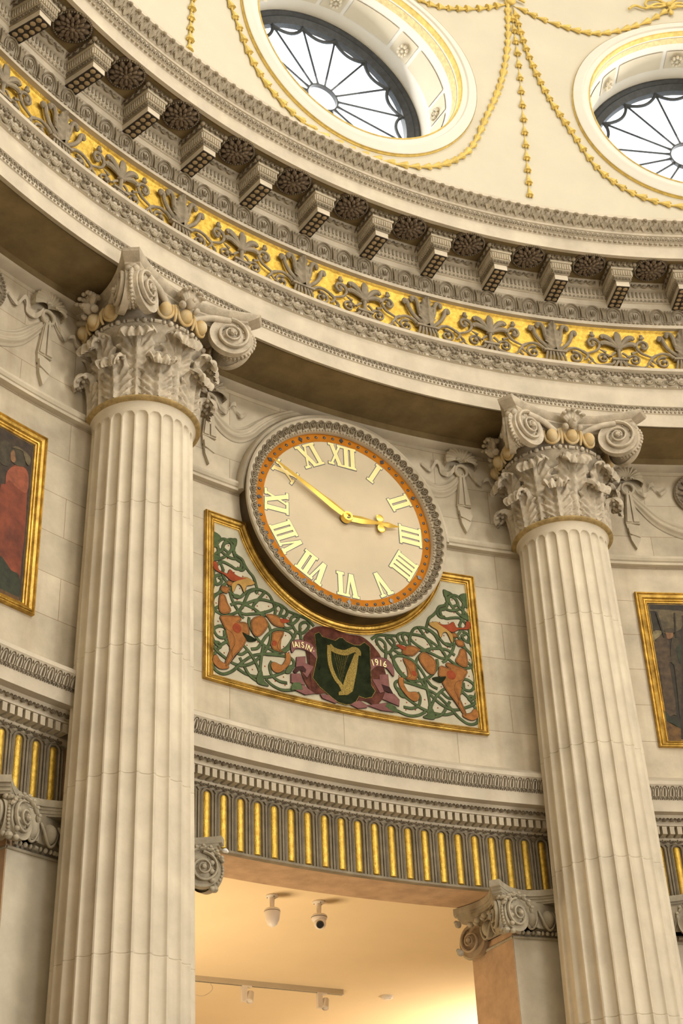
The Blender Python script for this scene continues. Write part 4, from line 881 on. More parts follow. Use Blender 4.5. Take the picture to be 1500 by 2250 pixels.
# ================================================================ PAINTED MURAL PANEL
RM = 7.10
mu = empty('mural_panel', at(0, RM, 5.38), label='painted knotwork mural with dragons, harp shield and ribbons in gilt frame under the clock', cat='mural')
TM = TC(RM)
ZB = 5.38
def MT(x, yy, z): return TM(x, yy, z - ZB)
def frame_profile(w): return [(0, 0), (0, -.026), (.05 * w, -.034), (.14 * w, -.036), (.18 * w, -.027), (.24 * w, -.036), (.34 * w, -.040), (.50 * w, -.034), (.60 * w, -.020), (.64 * w, -.026), (.72 * w, -.024), (.76 * w, -.014), (.80 * w, -.020), (.88 * w, -.017), (.92 * w, -.010), (1.0 * w, -.013), (1.0 * w, -.003)]
def frame_loop(path, w, name, parent, m, T, closed=True):   # moulded frame swept along the outer outline, mitred inwards
    n = len(path); prof = frame_profile(w); low_ = min(p[1] for p in path)
    P = [Vector(p) for p in path]; off = []
    for i in range(n):
        a = (P[i] - P[i - 1]).normalized(); c = (P[(i + 1) % n] - P[i]).normalized()
        na = Vector((a.y, -a.x)); nc = Vector((c.y, -c.x)); q = na + nc; q = q / max(.2, (1 + na.dot(nc)))
        if P[i].y < low_ + .001: q = Vector((q.x, q.y * .62))     # slimmer bottom rail
        off.append(q)
    b = MB(T)
    b.grid(lambda u, v: (lambda i, r: (P[i].x + off[i].x * r[0], r[1], P[i].y + off[i].y * r[0]))(int(round(u * n)) % n, prof[int(round(v * (len(prof) - 1)))]), n, len(prof) - 1, cu=True)
    b.T = None; return b.build(name, m, parent, ang=25)
ARO = .835; SX = 1.150; ZT_ = 6.045; ZL = 4.70
nx = math.sqrt(ARO ** 2 - (CZ - ZT_) ** 2)
path = [(-SX, ZL), (-SX, (ZL + ZT_) / 2), (-SX, ZT_), (-(SX + nx) / 2, ZT_), (-nx, ZT_)]
a0 = math.atan2(-nx, CZ - ZT_)
for k in range(1, 40):
    a = a0 - 2 * a0 * k / 40; path.append((ARO * math.sin(a), CZ - ARO * math.cos(a)))
path += [(nx, ZT_), ((SX + nx) / 2, ZT_), (SX, ZT_), (SX, (ZL + ZT_) / 2), (SX, ZL)] + [(SX - 2 * SX * k / 20, ZL) for k in range(1, 20)]
frame_loop(path, .088, 'gilt_frame', mu, M['goldframe'], MT)
b = MB(MT)
def top(x): return min(ZT_ - .04, CZ - math.sqrt(max(0, (ARO + .05) ** 2 - x * x)) if abs(x) < ARO + .05 else 9)
b.grid(lambda u, v: (lambda x: (x, -.012, (ZL + .03) + (top(x) - ZL - .03) * v))((u * 2 - 1) * (SX - .03)), 120, 6)
b.T = None; gr = b.build('painted_ground', M['ground'], mu, smooth=False)
GY = -.012
def flat(b, P, y0, y1):                               # painted shape: finely divided so that it bends with the wall
    bm = bmesh.new(); vs = [bm.verts.new((p[0], 0, p[-1])) for p in P]; bm.faces.new(vs)
    bmesh.ops.triangulate(bm, faces=bm.faces)
    for _ in range(4):
        es = [e for e in bm.edges if e.calc_length() > .05]
        if not es: break
        bmesh.ops.subdivide_edges(bm, edges=es, cuts=1); bmesh.ops.triangulate(bm, faces=[f for f in bm.faces if len(f.verts) > 3])
    bm.verts.index_update()
    V = [(v.co.x, y0, v.co.z) for v in bm.verts]; F = [tuple(v.index for v in f.verts) for f in bm.faces]; n = len(V)
    V += [(v.co.x, y1, v.co.z) for v in bm.verts]
    for e in bm.edges:
        if len(e.link_faces) == 1: i, j = e.verts[0].index, e.verts[1].index; F.append((i, j, j + n, i + n))
    bm.free(); b.add(V, F)
def poly(name, polys, m, parent, dy, thick=.004, T=MT):
    b = MB(T)
    for P in polys: flat(b, [(p[0], p[-1]) for p in P], GY - dy, GY - dy + thick)
    b.T = None; return b.build(name, m, parent, smooth=False)
def inflate(P, d):
    n = len(P); A = sum(P[i][0] * P[(i + 1) % n][1] - P[(i + 1) % n][0] * P[i][1] for i in range(n)); s = 1 if A > 0 else -1; out = []
    for i in range(n):
        a = Vector(P[i - 1]); q = Vector(P[i]); c = Vector(P[(i + 1) % n]); e1 = (q - a); e2 = (c - q)
        if e1.length < 1e-6 or e2.length < 1e-6: out.append(P[i]); continue
        e1.normalize(); e2.normalize(); nn = Vector((e1.y, -e1.x)) + Vector((e2.y, -e2.x))
        if nn.length < .1: nn = Vector((e2.y, -e2.x))
        nn = nn.normalized() * d * s; out.append((P[i][0] + nn.x, P[i][1] + nn.y))
    return out
def sm(P, n=4): return [(v.x, v.y) for v in cr([(p[0], p[1], 0) for p in P], n, True)]
for sd, nm in ((1, 'left'), (-1, 'right')):
    F = lambda P: [(p[0] * sd, p[1]) for p in P]
    bo = MB(MT); bi = MB(MT)
    for q, K in enumerate(KNOTS):
        P = cr([(x * sd, 0, z) for x, z in K], 6); ph = q * 1.7
        w = lambda t: .0118
        h = lambda t, ph=ph, L=len(P): -.0012 * math.sin(t * L * .35 + ph)
        bo.strip(P, .0116, lambda t: GY - .0040 + h(t), GY); bi.strip(P, .0087, lambda t: GY - .0050 + h(t), GY)
    for K in TIPS:
        P = F(sm(K)); flat(bo, inflate(P, .003), GY - .0055, GY); flat(bi, P, GY - .0064, GY)
    bo.T = bi.T = None
    ko = bi.build('knotwork_strands', M['green'], mu, smooth=False, label=None); bo.build('strand_outline', M['line'], ko, smooth=False)
    b = MB(MT)
    for x, z in DOTS: b.ell((x * sd, GY - .001, z), (.0058, .0015, .0058), nu=10, nv=4)
    b.T = None; b.build('red_dots', M['red'], mu)
    DR = [F(sm(K, 3)) for K in DRAGON]
    dr = poly('dragon', DR, M['tawny'], mu, .0085)
    poly('dragon_outline', [inflate(P, .0032) for P in DR + [F(sm(HEAD, 3)), F(sm(CREST, 3))]], M['line'], dr, .0078)
    poly('dragon_head', [F(sm(HEAD, 3))], M['yel'], dr, .0095); poly('dragon_crest', [F(sm(CREST, 3))], M['red'], dr, .0098)
    for K in REDS: poly('red_patch', [F(sm(K, 3))], M['red'], dr, .0098)
    poly('dragon_jaws', [F(sm(MOUTH, 3))], M['dkgreen'], dr, .0098)
    # inner line of every body piece
    b = MB(MT)
    for P in DR[:7]:
        Q = inflate(P, -.007); b.strip([(p[0], 0, p[1]) for p in Q + [Q[0]]], .0012, GY - .0092, GY)
    b.T = None; b.build('dragon_line', M['line'], dr, smooth=False)
poly('mantle', [sm(MANTLE, 4)], M['wine'], mu, .0105, .006)
for i, P in enumerate(PINK):
    P = sm(P, 4) if i in (0, 5) else P
    o = poly('ribbon', [P], M['pink'], mu, .0125 + .0001 * i, .006); poly('ribbon_outline', [inflate(P, .0028)], M['plum'], o, .0117 + .0001 * i, .006)
for P in DARKR: poly('ribbon_fold', [P], M['plum'], mu, .0135, .006)
for P in GREEN2: poly('ribbon_tail', [P], M['green'], mu, .0136, .006)
sh = poly('shield', [SHIELD], M['dkgreen'], mu, .0145, .008); poly('shield_edge', [inflate(SHIELD, .0045)], M['mosaic'], sh, .0135, .006)
b = MB(MT); b.strip(cr([(x, 0, z) for x, z in NECKH], 5), .0215, GY - .018, GY - .012); b.strip(cr([(x, 0, z) for x, z in BOW], 5), .0165, GY - .018, GY - .012); flat(b, SOUND, GY - .018, GY - .012)
b.T = None; hp = b.build('harp', M['mosaic'], sh, smooth=False)
b = MB(MT)
for S_ in STRINGS: b.tube([(S_[0][0], GY - .0158, S_[0][1]), (S_[1][0], GY - .0158, S_[1][1])], .0011, 5)
b.T = None; b.build('harp_strings', M['mosaic'], hp)
def glyphs(txt):                                       # outlines of the built-in typeface as flat meshes
    out = []
    for ch in txt:
        c = D.curves.new('t', 'FONT'); c.body = ch; c.size = 1; c.extrude = .02; o = D.objects.new('t', c); COL.objects.link(o)
        dg = bpy.context.evaluated_depsgraph_get(); me = o.evaluated_get(dg).to_mesh()
        xs = [v.co.x for v in me.vertices]; cx = (min(xs) + max(xs)) / 2 if xs else 0
        out.append(([(v.co.x - cx, v.co.y, v.co.z) for v in me.vertices], [tuple(p.vertices) for p in me.polygons]))
        o.evaluated_get(dg).to_mesh_clear(); D.objects.remove(o); D.curves.remove(c)
    return out
b = MB(MT)
for txt, P, s in (('1A1SIN\u00b7', TXTL, .066), ('1916', TXTR, .074)):
    G = glyphs(txt)
    for i, (V, Fc) in enumerate(G):
        p = P[i]; a = P[max(0, i - 1)]; c = P[min(len(P) - 1, i + 1)]; th = math.atan2(c[1] - a[1], c[0] - a[0]); ct, st = math.cos(th), math.sin(th)
        b.add([(p[0] + (v[0] * .8 * ct - (v[1] - .35) * st) * s, GY - .0150 - v[2] * .04, p[1] + (v[0] * .8 * st + (v[1] - .35) * ct) * s) for v in V], Fc)
b.T = None; b.build('lettering', M['goldpaint'], mu, smooth=False)

# ================================================================ FRAMED PAINTINGS at the edges
def painting(phc, data, label, cols, dark):
    root = empty('framed_painting', at(phc, RM, 5.37), -rad(phc), label=label, cat='painting')
    T = lambda x, yy, z: TM(x, yy, z - 5.37)
    hw_ = RM * rad(9.78); xc = RM * rad(phc)
    pth = [(-hw_, 4.70), (-hw_, 6.042)] + [(-hw_ + 2 * hw_ * k / 14, 6.042) for k in range(1, 14)] + [(hw_, 6.042), (hw_, 4.70)] + [(hw_ - 2 * hw_ * k / 14, 4.70) for k in range(1, 14)]
    frame_loop(pth, .105, 'gilt_frame', root, M['goldframe'], T)
    b = MB(T); b.grid(lambda u, v: ((u * 2 - 1) * (hw_ - .06), -.012, 4.75 + 1.25 * v), 20, 2); b.T = None; cv = b.build('canvas', M[dark], root)
    for i, (k, P) in enumerate(data.items()):
        if k == 'bg': continue
        Q = [(p[0] - xc, p[1]) for p in P]
        poly(k.rstrip('12'), [sm(Q, 3)] if k not in ('spear', 'spear2', 'ground') else [Q], M[cols[k]], cv, .001 + .0006 * i, .002, T)
    return root
def pm(n, c, v=.3, sc=20, streak=0): M[n] = mat(n + '_oil_paint', c, rough=.55, var=v, scale=sc, bump=.05, spec=.3)
pm('pdark', (.045, .028, .014)); pm('pdark2', (.032, .024, .012)); pm('probe', (.20, .042, .014), .28, 9); pm('probe2', (.27, .07, .03), .2); pm('phair', (.055, .042, .02)); pm('pskin', (.24, .12, .05))
pm('pgreen', (.03, .035, .015)); pm('pground', (.11, .055, .015)); pm('psky', (.12, .09, .045)); pm('pcoat', (.085, .052, .024)); pm('pbag', (.22, .18, .09)); pm('pcoat2', (.06, .042, .02)); pm('pearth', (.14, .07, .015))
painting(-30, LPAINT, 'gilt framed painting of robed figures in red at the left edge', dict(robe='probe', robe2='probe2', head1='phair', head2='phair', face2='pskin', green='pgreen', ground='pground', sky='psky'), 'pdark')
painting(30, RPAINT, 'gilt framed painting of standing men in long brown coats at the right edge', dict(sky='psky', hill='psky', bag='pbag', coat1='pcoat', arm='pcoat', coat2='pcoat2', face1='pskin', cap='pcoat2', green='pgreen', boots='pgreen', ground='pearth', spear='pdark2', spear2='pdark2'), 'pdark2')

# ================================================================ FESTOONS, ROUNDELS
def festoon(phc, side, swag, label):                   # side +1: the loose ribbon and swag leave towards +x
    root = empty('ribbon_festoon', at(phc, RM, 6.95), -rad(phc), label=label, cat='festoon', group='carved ribbon festoons below the soffit')
    T = lambda x, yy, z: TM(x, yy, z - 6.95)
    b = MB(T); n = 13
    def shell(u, v):
        a = rad(-112 + 224 * u); k = math.cos(2 * PI * (n - .0) * u); r = (.135 * (.90 + .06 * k) * (.45 + .55 * v ** .8)) if v > 0 else .02
        r = .145 * v * (.95 + .04 * k)
        return (r * math.sin(a), -.012 - .055 * math.sin(PI * min(1, v * .82 + .05)) - .010 * k * v - (.02 * v), 7.115 + r * math.cos(a) * .92)
    b.grid(shell, 78, 8); b.grid(lambda u, v: (lambda p: (p[0] * 1.0, p[1] * v, p[2]))(shell(u, 1)), 78, 1)
    for s in (-1, 1): b.tube([(s * .03 + .02 * math.cos(t / 3) * (1 - t / 16) * s, -.075 - t * .001, 7.10 + .02 * math.sin(t / 3) * (1 - t / 16)) for t in range(14)], .008, 6)
    b.T = None; b.build('shell', M['stone'], root)
    b = MB(T); b.tube([(.05 * math.sin(2 * PI * k / 24), -.03, 7.03 + .055 * math.cos(2 * PI * k / 24)) for k in range(25)], .0125, 8, 1.2); b.T = None; b.build('ring', M['stone'], root)
    def rib(P, w, name='ribbon'):
        b = MB(T); Q = cr(P, 6); m = len(Q)
        def fn(u, v):
            i = int(round(u * (m - 1))); t = (Q[min(i + 1, m - 1)] - Q[max(i - 1, 0)]).normalized(); d = Vector((t.z * .3, -.25, .95)).normalized()
            ww = w * (1 - .35 * u); p = Q[i] + d * ww * (v - .5); return tuple(p)
        b.grid(fn, m - 1, 3); b.grid(lambda u, v: (lambda p: (p[0], p[1] + .008, p[2]))(fn(u, v)), m - 1, 3)
        b.T = None; return b.build(name, M['stone'], root, ang=60)
    s = side
    rib([(s * .05, -.04, 7.06), (s * .09, -.03, 7.0), (s * .135, -.045, 6.965), (s * .175, -.02, 7.0), (s * .19, -.03, 7.06), (s * .225, -.045, 7.07), (s * .25, -.02, 7.02), (s * .28, -.035, 6.985), (s * .315, -.03, 7.01), (s * .345, -.02, 7.045)], .042)
    rib([(-s * .05, -.04, 7.06), (-s * .085, -.03, 7.01), (-s * .12, -.045, 6.95), (-s * .165, -.03, 6.93), (-s * .195, -.03, 6.97), (-s * .235, -.04, 6.985), (-s * .26, -.03, 6.94), (-s * .30, -.03, 6.93)], .038)
    # hanging drop: two long pleats, then zig-zag folds to a point
    b = MB(T)
    b.prism([(-.022, 7.0), (.022, 7.0), (.062, 6.69), (-.062, 6.69)], -.028, -.004)
    b.prism([(-.018, 7.0), (-.002, 7.0), (-.008, 6.70), (-.052, 6.70)], -.040, -.02); b.prism([(.004, 7.0), (.018, 7.0), (.054, 6.70), (.006, 6.70)], -.042, -.02)
    b.prism([(-.058, 6.70), (.060, 6.67), (.050, 6.59), (-.050, 6.62)], -.022, -.002)
    b.prism([(-.052, 6.64), (.030, 6.66), (.060, 6.60), (.040, 6.55), (-.045, 6.585)], -.040, -.016)
    b.prism([(-.048, 6.60), (.045, 6.575), (.038, 6.53), (-.035, 6.555)], -.020, -.002)
    b.prism([(-.04, 6.57), (.028, 6.585), (.048, 6.545), (.0, 6.445), (-.036, 6.53)], -.030, -.002)
    b.T = None; b.build('hanging_drop', M['stone'], root, ang=15)
    # swag: bundle of pleats along a path with width
    P = cr([(x * s, 0, z) for x, z, w in swag], 8); Wd = cr([(w, 0, 0) for x, z, w in swag], 8); m = len(P)
    b = MB(T)
    def fn(u, v):
        i = int(round(u * (m - 1))); t = (P[min(i + 1, m - 1)] - P[max(i - 1, 0)]).normalized(); d = Vector((-t.z, 0, t.x)) * (1 if s > 0 else -1)
        ww = Wd[i].x; q = (v - .5) * 2
        yy = -.004 - .6 * ww * math.sqrt(max(0, 1 - q * q)) * .8 - ww * .13 * math.cos(2 * PI * (2.6 * v + .25 * math.sin(5 * u)))
        return (P[i].x + d.x * ww * q, yy, P[i].z + d.z * ww * q)
    b.grid(fn, m - 1, 22); b.T = None; b.build('swag', M['stone'], root, ang=50)
    return root
sw_arch = [(.0, 7.0, .022), (.06, 6.91, .045), (.15, 6.835, .062), (.25, 6.815, .064), (.36, 6.875, .058), (.46, 6.98, .050), (.58, 7.09, .042), (.72, 7.185, .034), (.88, 7.255, .026), (1.02, 7.275, .012)]
festoon(-9.1, 1, sw_arch, 'carved shell, ring and draped swag at upper left of the clock')
festoon(9.1, -1, sw_arch, 'carved shell, ring and draped swag at upper right of the clock')
sw_bay = [(.0, 7.0, .022), (.10, 6.87, .045), (.24, 6.72, .060), (.42, 6.63, .068), (.58, 6.61, .070), (.76, 6.64, .066), (.92, 6.74, .056), (1.05, 6.88, .042), (1.12, 7.0, .022)]
festoon(-20.9, -1, sw_bay, 'carved shell with hanging ribbon and swag left of the left column')
festoon(20.9, 1, sw_bay, 'carved shell with hanging ribbon and swag right of the right column')
for ph, lb in ((-25.6, 'round carved boss on the wall above the left painting'), (25.75, 'round carved boss on the wall above the right painting')):
    root = empty('wall_roundel', at(ph, RM, 6.99), -rad(ph), label=lb, cat='roundel', group='round bosses above the paintings')
    b = MB(); b.ring([(.205, .02), (.205, -.03), (.19, -.045), (.178, -.035), (.17, -.02), (.001, -.02)], 48, close=False); b.build('dish', M['carved'], root)
    b = MB()
    for k in range(40): a = 2 * PI * k / 40; b.ell((.188 * math.sin(a), -.045, .188 * math.cos(a)), (.010, .010, .010), nu=6, nv=4)
    for n_, r0_, r1_, w_, yy in ((16, .05, .165, .017, -.03), (12, .02, .10, .016, -.045)):
        for k in range(n_):
            a = 2 * PI * k / n_; b.tube([((r0_ + (r1_ - r0_) * t) * math.sin(a), yy - .012 * math.sin(PI * t), (r0_ + (r1_ - r0_) * t) * math.cos(a)) for t in (0, .3, .6, .85, 1)], lambda t, w_=w_: w_ * (.5 + .6 * math.sin(PI * min(1, t))), 6)
    b.ell((0, -.05, 0), (.03, .025, .03)); b.build('petals', M['carved'], root)

# ================================================================ GILDED HUSK GARLANDS on the drum
def husks(name, pts, step, size, label, group=None):
    P = []
    base = [Vector((rad(p) * RD, 0, z)) for p, z in pts]; Q = cr(base, 10)
    o = at(math.degrees(Q[0].x / RD), RD, Q[0].z)
    b = MB(TW(RD)); acc = 0
    for i in range(1, len(Q)):
        acc += (Q[i] - Q[i - 1]).length
        if acc >= step:
            acc = 0; d = (Q[i] - Q[i - 1]).normalized(); n_ = Vector((d.z, 0, -d.x)); c = Q[i]; j = random.uniform(.85, 1.15)
            b.tube([(c - d * size * 1.25 * j) + Vector((0, -.006, 0)), (c - d * size * .5) + Vector((0, -.014, 0)), (c + d * size * .1) + Vector((0, -.02, 0)), (c + d * size * .62 * j) + Vector((0, -.02, 0))], lambda t: size * (.10 + .50 * t ** 1.3 * j), 7, .8)
            b.tube([c + d * size * .5 + Vector((0, -.016, 0)), c + d * size * .95 * j + Vector((0, -.012, 0))], lambda t: size * (.3 - .16 * t), 6, .8)
            for s in (-1, 1): b.ell(c + d * size * .55 + n_ * s * size * .38 + Vector((0, -.014, 0)), (size * .15, size * .2, size * .34), ry=math.atan2(d.x, d.z), nu=6, nv=4)
    b.tube([q + Vector((0, -.004, 0)) for q in Q], .004, 5)
    ox = Vector(o); vs = [(v[0], v[1], v[2]) for v in [TW(RD)(0, 0, 0)]]
    b.v = [tuple(Vector(v) - ox) for v in b.v]; b.T = None
    return b.build(name, M['yellow'], loc=o, label=label, cat='garland', group=group)
# TW lifts by H already; at() does too
G = 'gilded husk garlands on the drum'
def low(c): return [(c + s * p, z) for s, p, z in ([(-1, 14.75, 12.12), (-1, 14.2, 11.55), (-1, 13.1, 11.0), (-1, 11.4, 10.5), (-1, 9.2, 9.97), (-1, 5.5, 9.66), (0, 0, 9.56), (1, 5.5, 9.66), (1, 9.2, 9.97), (1, 11.4, 10.5), (1, 13.1, 11.0), (1, 14.2, 11.55), (1, 14.75, 12.12)])]
husks('husk_garland', low(0), .096, .062, 'gold husk garland looped under the left round window', G)
husks('husk_garland', low(30), .096, .062, 'gold husk garland looped under the right round window', G)
husks('husk_garland', [(15.05, 12.1), (14.95, 11.3), (14.6, 10.4), (14.25, 9.62)], .096, .062, 'gold husk strand hanging straight down between the round windows', G)
husks('husk_garland', [(-15, 12.1), (-15.1, 11.0), (-15.5, 9.75)], .096, .062, 'gold husk strand hanging straight at upper left beyond the windows', G)
def up(a, c): return [(a, 12.14), (a + (c - a) * .2, 11.98), (a + (c - a) * .5, 11.86), (a + (c - a) * .8, 12.02), (c, 12.24)]
husks('husk_garland', up(15.3, 29.6), .096, .062, 'gold husk swag above, reaching the bow over the right window', G)
husks('husk_garland', up(14.7, .4), .096, .062, 'gold husk swag above the left round window', G)
b = MB(TW(RD, 12.27))
cx = rad(29.4) * RD
for s in (-1, 1):
    for P in ([(0, 0), (.10, .08), (.20, .07), (.22, .0), (.13, -.03), (0, 0)], [(0, 0), (.12, .02), (.23, -.04), (.33, .0), (.40, -.05)]):
        b.tube(cr([(cx + s * x, -.03, z) for x, z in P], 5), .013, 6)
b.ell((cx, -.04, 0), (.03, .025, .028)); b.tube([(cx, -.03, 0), (cx + .01, -.03, -.09)], .01, 6); b.ell((cx + .012, -.03, -.11), (.025, .02, .035))
b.T = None; oo = Vector(at(29.4, RD, 12.27)); b.v = [tuple(Vector(v) - oo) for v in b.v]
b.build('ribbon_bow', M['yellow'], loc=oo, label='gold ribbon bow on the drum above the right round window', cat='bow')
b = MB(TW(RD, 12.16)); cx = rad(15) * RD
b.ell((cx, -.04, 0), (.05, .03, .05))
for s in (-1, 0, 1): b.tube(cr([(cx, -.03, 0), (cx + s * .06, -.035, .06), (cx + s * .13 + .02, -.03, .03)], 4), .014, 6)
b.T = None; oo = Vector(at(15, RD, 12.16)); b.v = [tuple(Vector(v) - oo) for v in b.v]
b.build('ribbon_bow', M['yellow'], loc=oo, label='gold knot between the round windows where three husk strands meet', cat='bow')
# ================================================================ DOOR ENTABLATURE DETAILS
def dband(name, m, R, z, pitch, fn, off=0, spans=((-40, -17.2), (-12.9, 12.9), (17.2, 32))):
    mb = MB()
    for a0, a1 in spans:
        for ph in units(pitch, off, a0, a1):
            x0 = rad(ph) * R; mb.T = lambda x, y, zz, x0=x0: TW(R, z)(x + x0, y, zz); fn(mb, R * rad(pitch))
    mb.T = None; return mb.build(name, m, dc)
dp = 30 / 65
def lt(mb, p):                                         # broad tongue leaf of the cyma, leaning outward
    mb.tube(cr([(-.36 * p, .012, -.036), (-.38 * p, .0, -.004), (-.2 * p, -.014, .026), (0, -.018, .032), (.2 * p, -.014, .026), (.38 * p, .0, -.004), (.36 * p, .012, -.036)], 3), .07 * p, 5, 1.2)
    mb.tube([(0, .006, -.034), (0, -.006, .0), (0, -.014, .02)], .10 * p, 6, .8)
    mb.ell((.5 * p, -.012, .022), (.10 * p, .008, .014), nu=6, nv=4)
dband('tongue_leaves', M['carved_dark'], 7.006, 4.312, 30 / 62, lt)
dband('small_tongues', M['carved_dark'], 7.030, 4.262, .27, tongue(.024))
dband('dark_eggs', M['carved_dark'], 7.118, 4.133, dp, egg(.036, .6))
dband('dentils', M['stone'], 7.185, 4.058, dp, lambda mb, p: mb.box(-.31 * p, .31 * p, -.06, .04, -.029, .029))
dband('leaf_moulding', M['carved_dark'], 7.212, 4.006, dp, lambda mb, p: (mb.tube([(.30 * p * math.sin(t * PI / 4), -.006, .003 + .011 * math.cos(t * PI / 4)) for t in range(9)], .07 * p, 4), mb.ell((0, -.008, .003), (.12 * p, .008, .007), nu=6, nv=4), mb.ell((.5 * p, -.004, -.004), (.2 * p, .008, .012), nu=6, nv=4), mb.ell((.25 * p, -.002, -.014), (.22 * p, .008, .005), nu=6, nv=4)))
# fluted frieze with gilded reeds, one to each bay
RF = 7.235; pr = 30 / 29
rb = MB(TC(RF))
rb.tube([(0, -.002, -.187), (0, -.006, -.184), (0, -.006, -.15), (0, -.006, 0), (0, -.006, .165), (0, -.004, .186), (0, -.002, .192)], lambda t: .0235, 14, .85)
rb.v = []; rb.f = []
def rod(u, v):
    a = 2 * PI * u; z = -.188 + .378 * v; e = 1
    if v > .94: e = math.sqrt(max(0, 1 - ((v - .94) / .06) ** 2))
    if v < .02: e = v / .02
    return (.0285 * e * math.cos(a), .006 - .026 * e * math.sin(a), z)
rb.grid(rod, 16, 40, cu=True); rb.T = None
rodo = None
def frieze(phc, ks, label):
    global rodo
    root = empty('fluted_frieze', at(phc, RF, 3.785), -rad(phc), label=label, cat='frieze', group='fluted door friezes with gilded reeds')
    x0_, x1_ = min(ks) - .5, max(ks) + .5
    b = MB(TC(RF)); p = RF * rad(pr)
    b.box(x0_ * p, x1_ * p, -.002, .03, -.207, .207, nx=len(ks))
    for k in ks:
        x = k * p
        prev = []
        for wo, yo in ((.0395, -.014),):
            P = [(x - wo, yo, -.196)] + [(x - wo, yo, z) for z in (-.1, 0, .08, .150)] + [(x - wo * math.cos(PI * t / 8), yo, .158 + wo * math.sin(PI * t / 8)) for t in range(9)] + [(x + wo, yo, z) for z in (.15, .08, 0, -.1, -.196)]
            b.tube(P, .0075, 6, 1.3)
        P = [(x - .0475, -.010, -.196), (x - .0475, -.010, 0), (x - .0475, -.010, .12)] + [(x - .0475 * math.cos(PI * t / 8), -.010, .150 + .0475 * math.sin(PI * t / 8)) for t in range(9)] + [(x + .0475, -.010, .12), (x + .0475, -.010, -.196)]
        b.tube(P, .0045, 5, 1.4)
        b.tube([(x + .5 * p, -.012, -.196), (x + .5 * p, -.012, .0), (x + .5 * p, -.012, .17)], .0085, 6, 1.1)
        b.prism([(x + .5 * p - .016, .198), (x + .5 * p + .016, .198), (x + .5 * p, .176)], -.016, 0)
    b.box(x0_ * p, x1_ * p, -.022, .0, -.209, -.194, nx=len(ks))
    b.T = None; b.build('fluting', M['grey_flute'], root)
    for k in ks:
        a = rad(k * pr); loc = (RF * math.sin(a), RF * math.cos(a) - RF, .0)
        if rodo is None: o = rb.build('gilded_reed', M['gold'], root); rodo = o
        else: o = rodo.copy(); COL.objects.link(o); o.parent = root
        o.location = (loc[0], loc[1], -.002); o.rotation_euler = (0, 0, -a)
    return root
M['grey_flute'] = mat('grey_fluting_stone', (.28, .235, .165), var=.16, scale=10, bump=.2, bscale=80)
frieze(0, list(range(-12, 13)), 'fluted stone frieze with gilded reeds above the doorway under the clock')
frieze(-30, list(range(7, 13)), 'short run of fluted frieze with gilded reeds at the left edge')
frieze(30, list(range(-12, -7)), 'short run of fluted frieze with gilded reeds at the right edge')

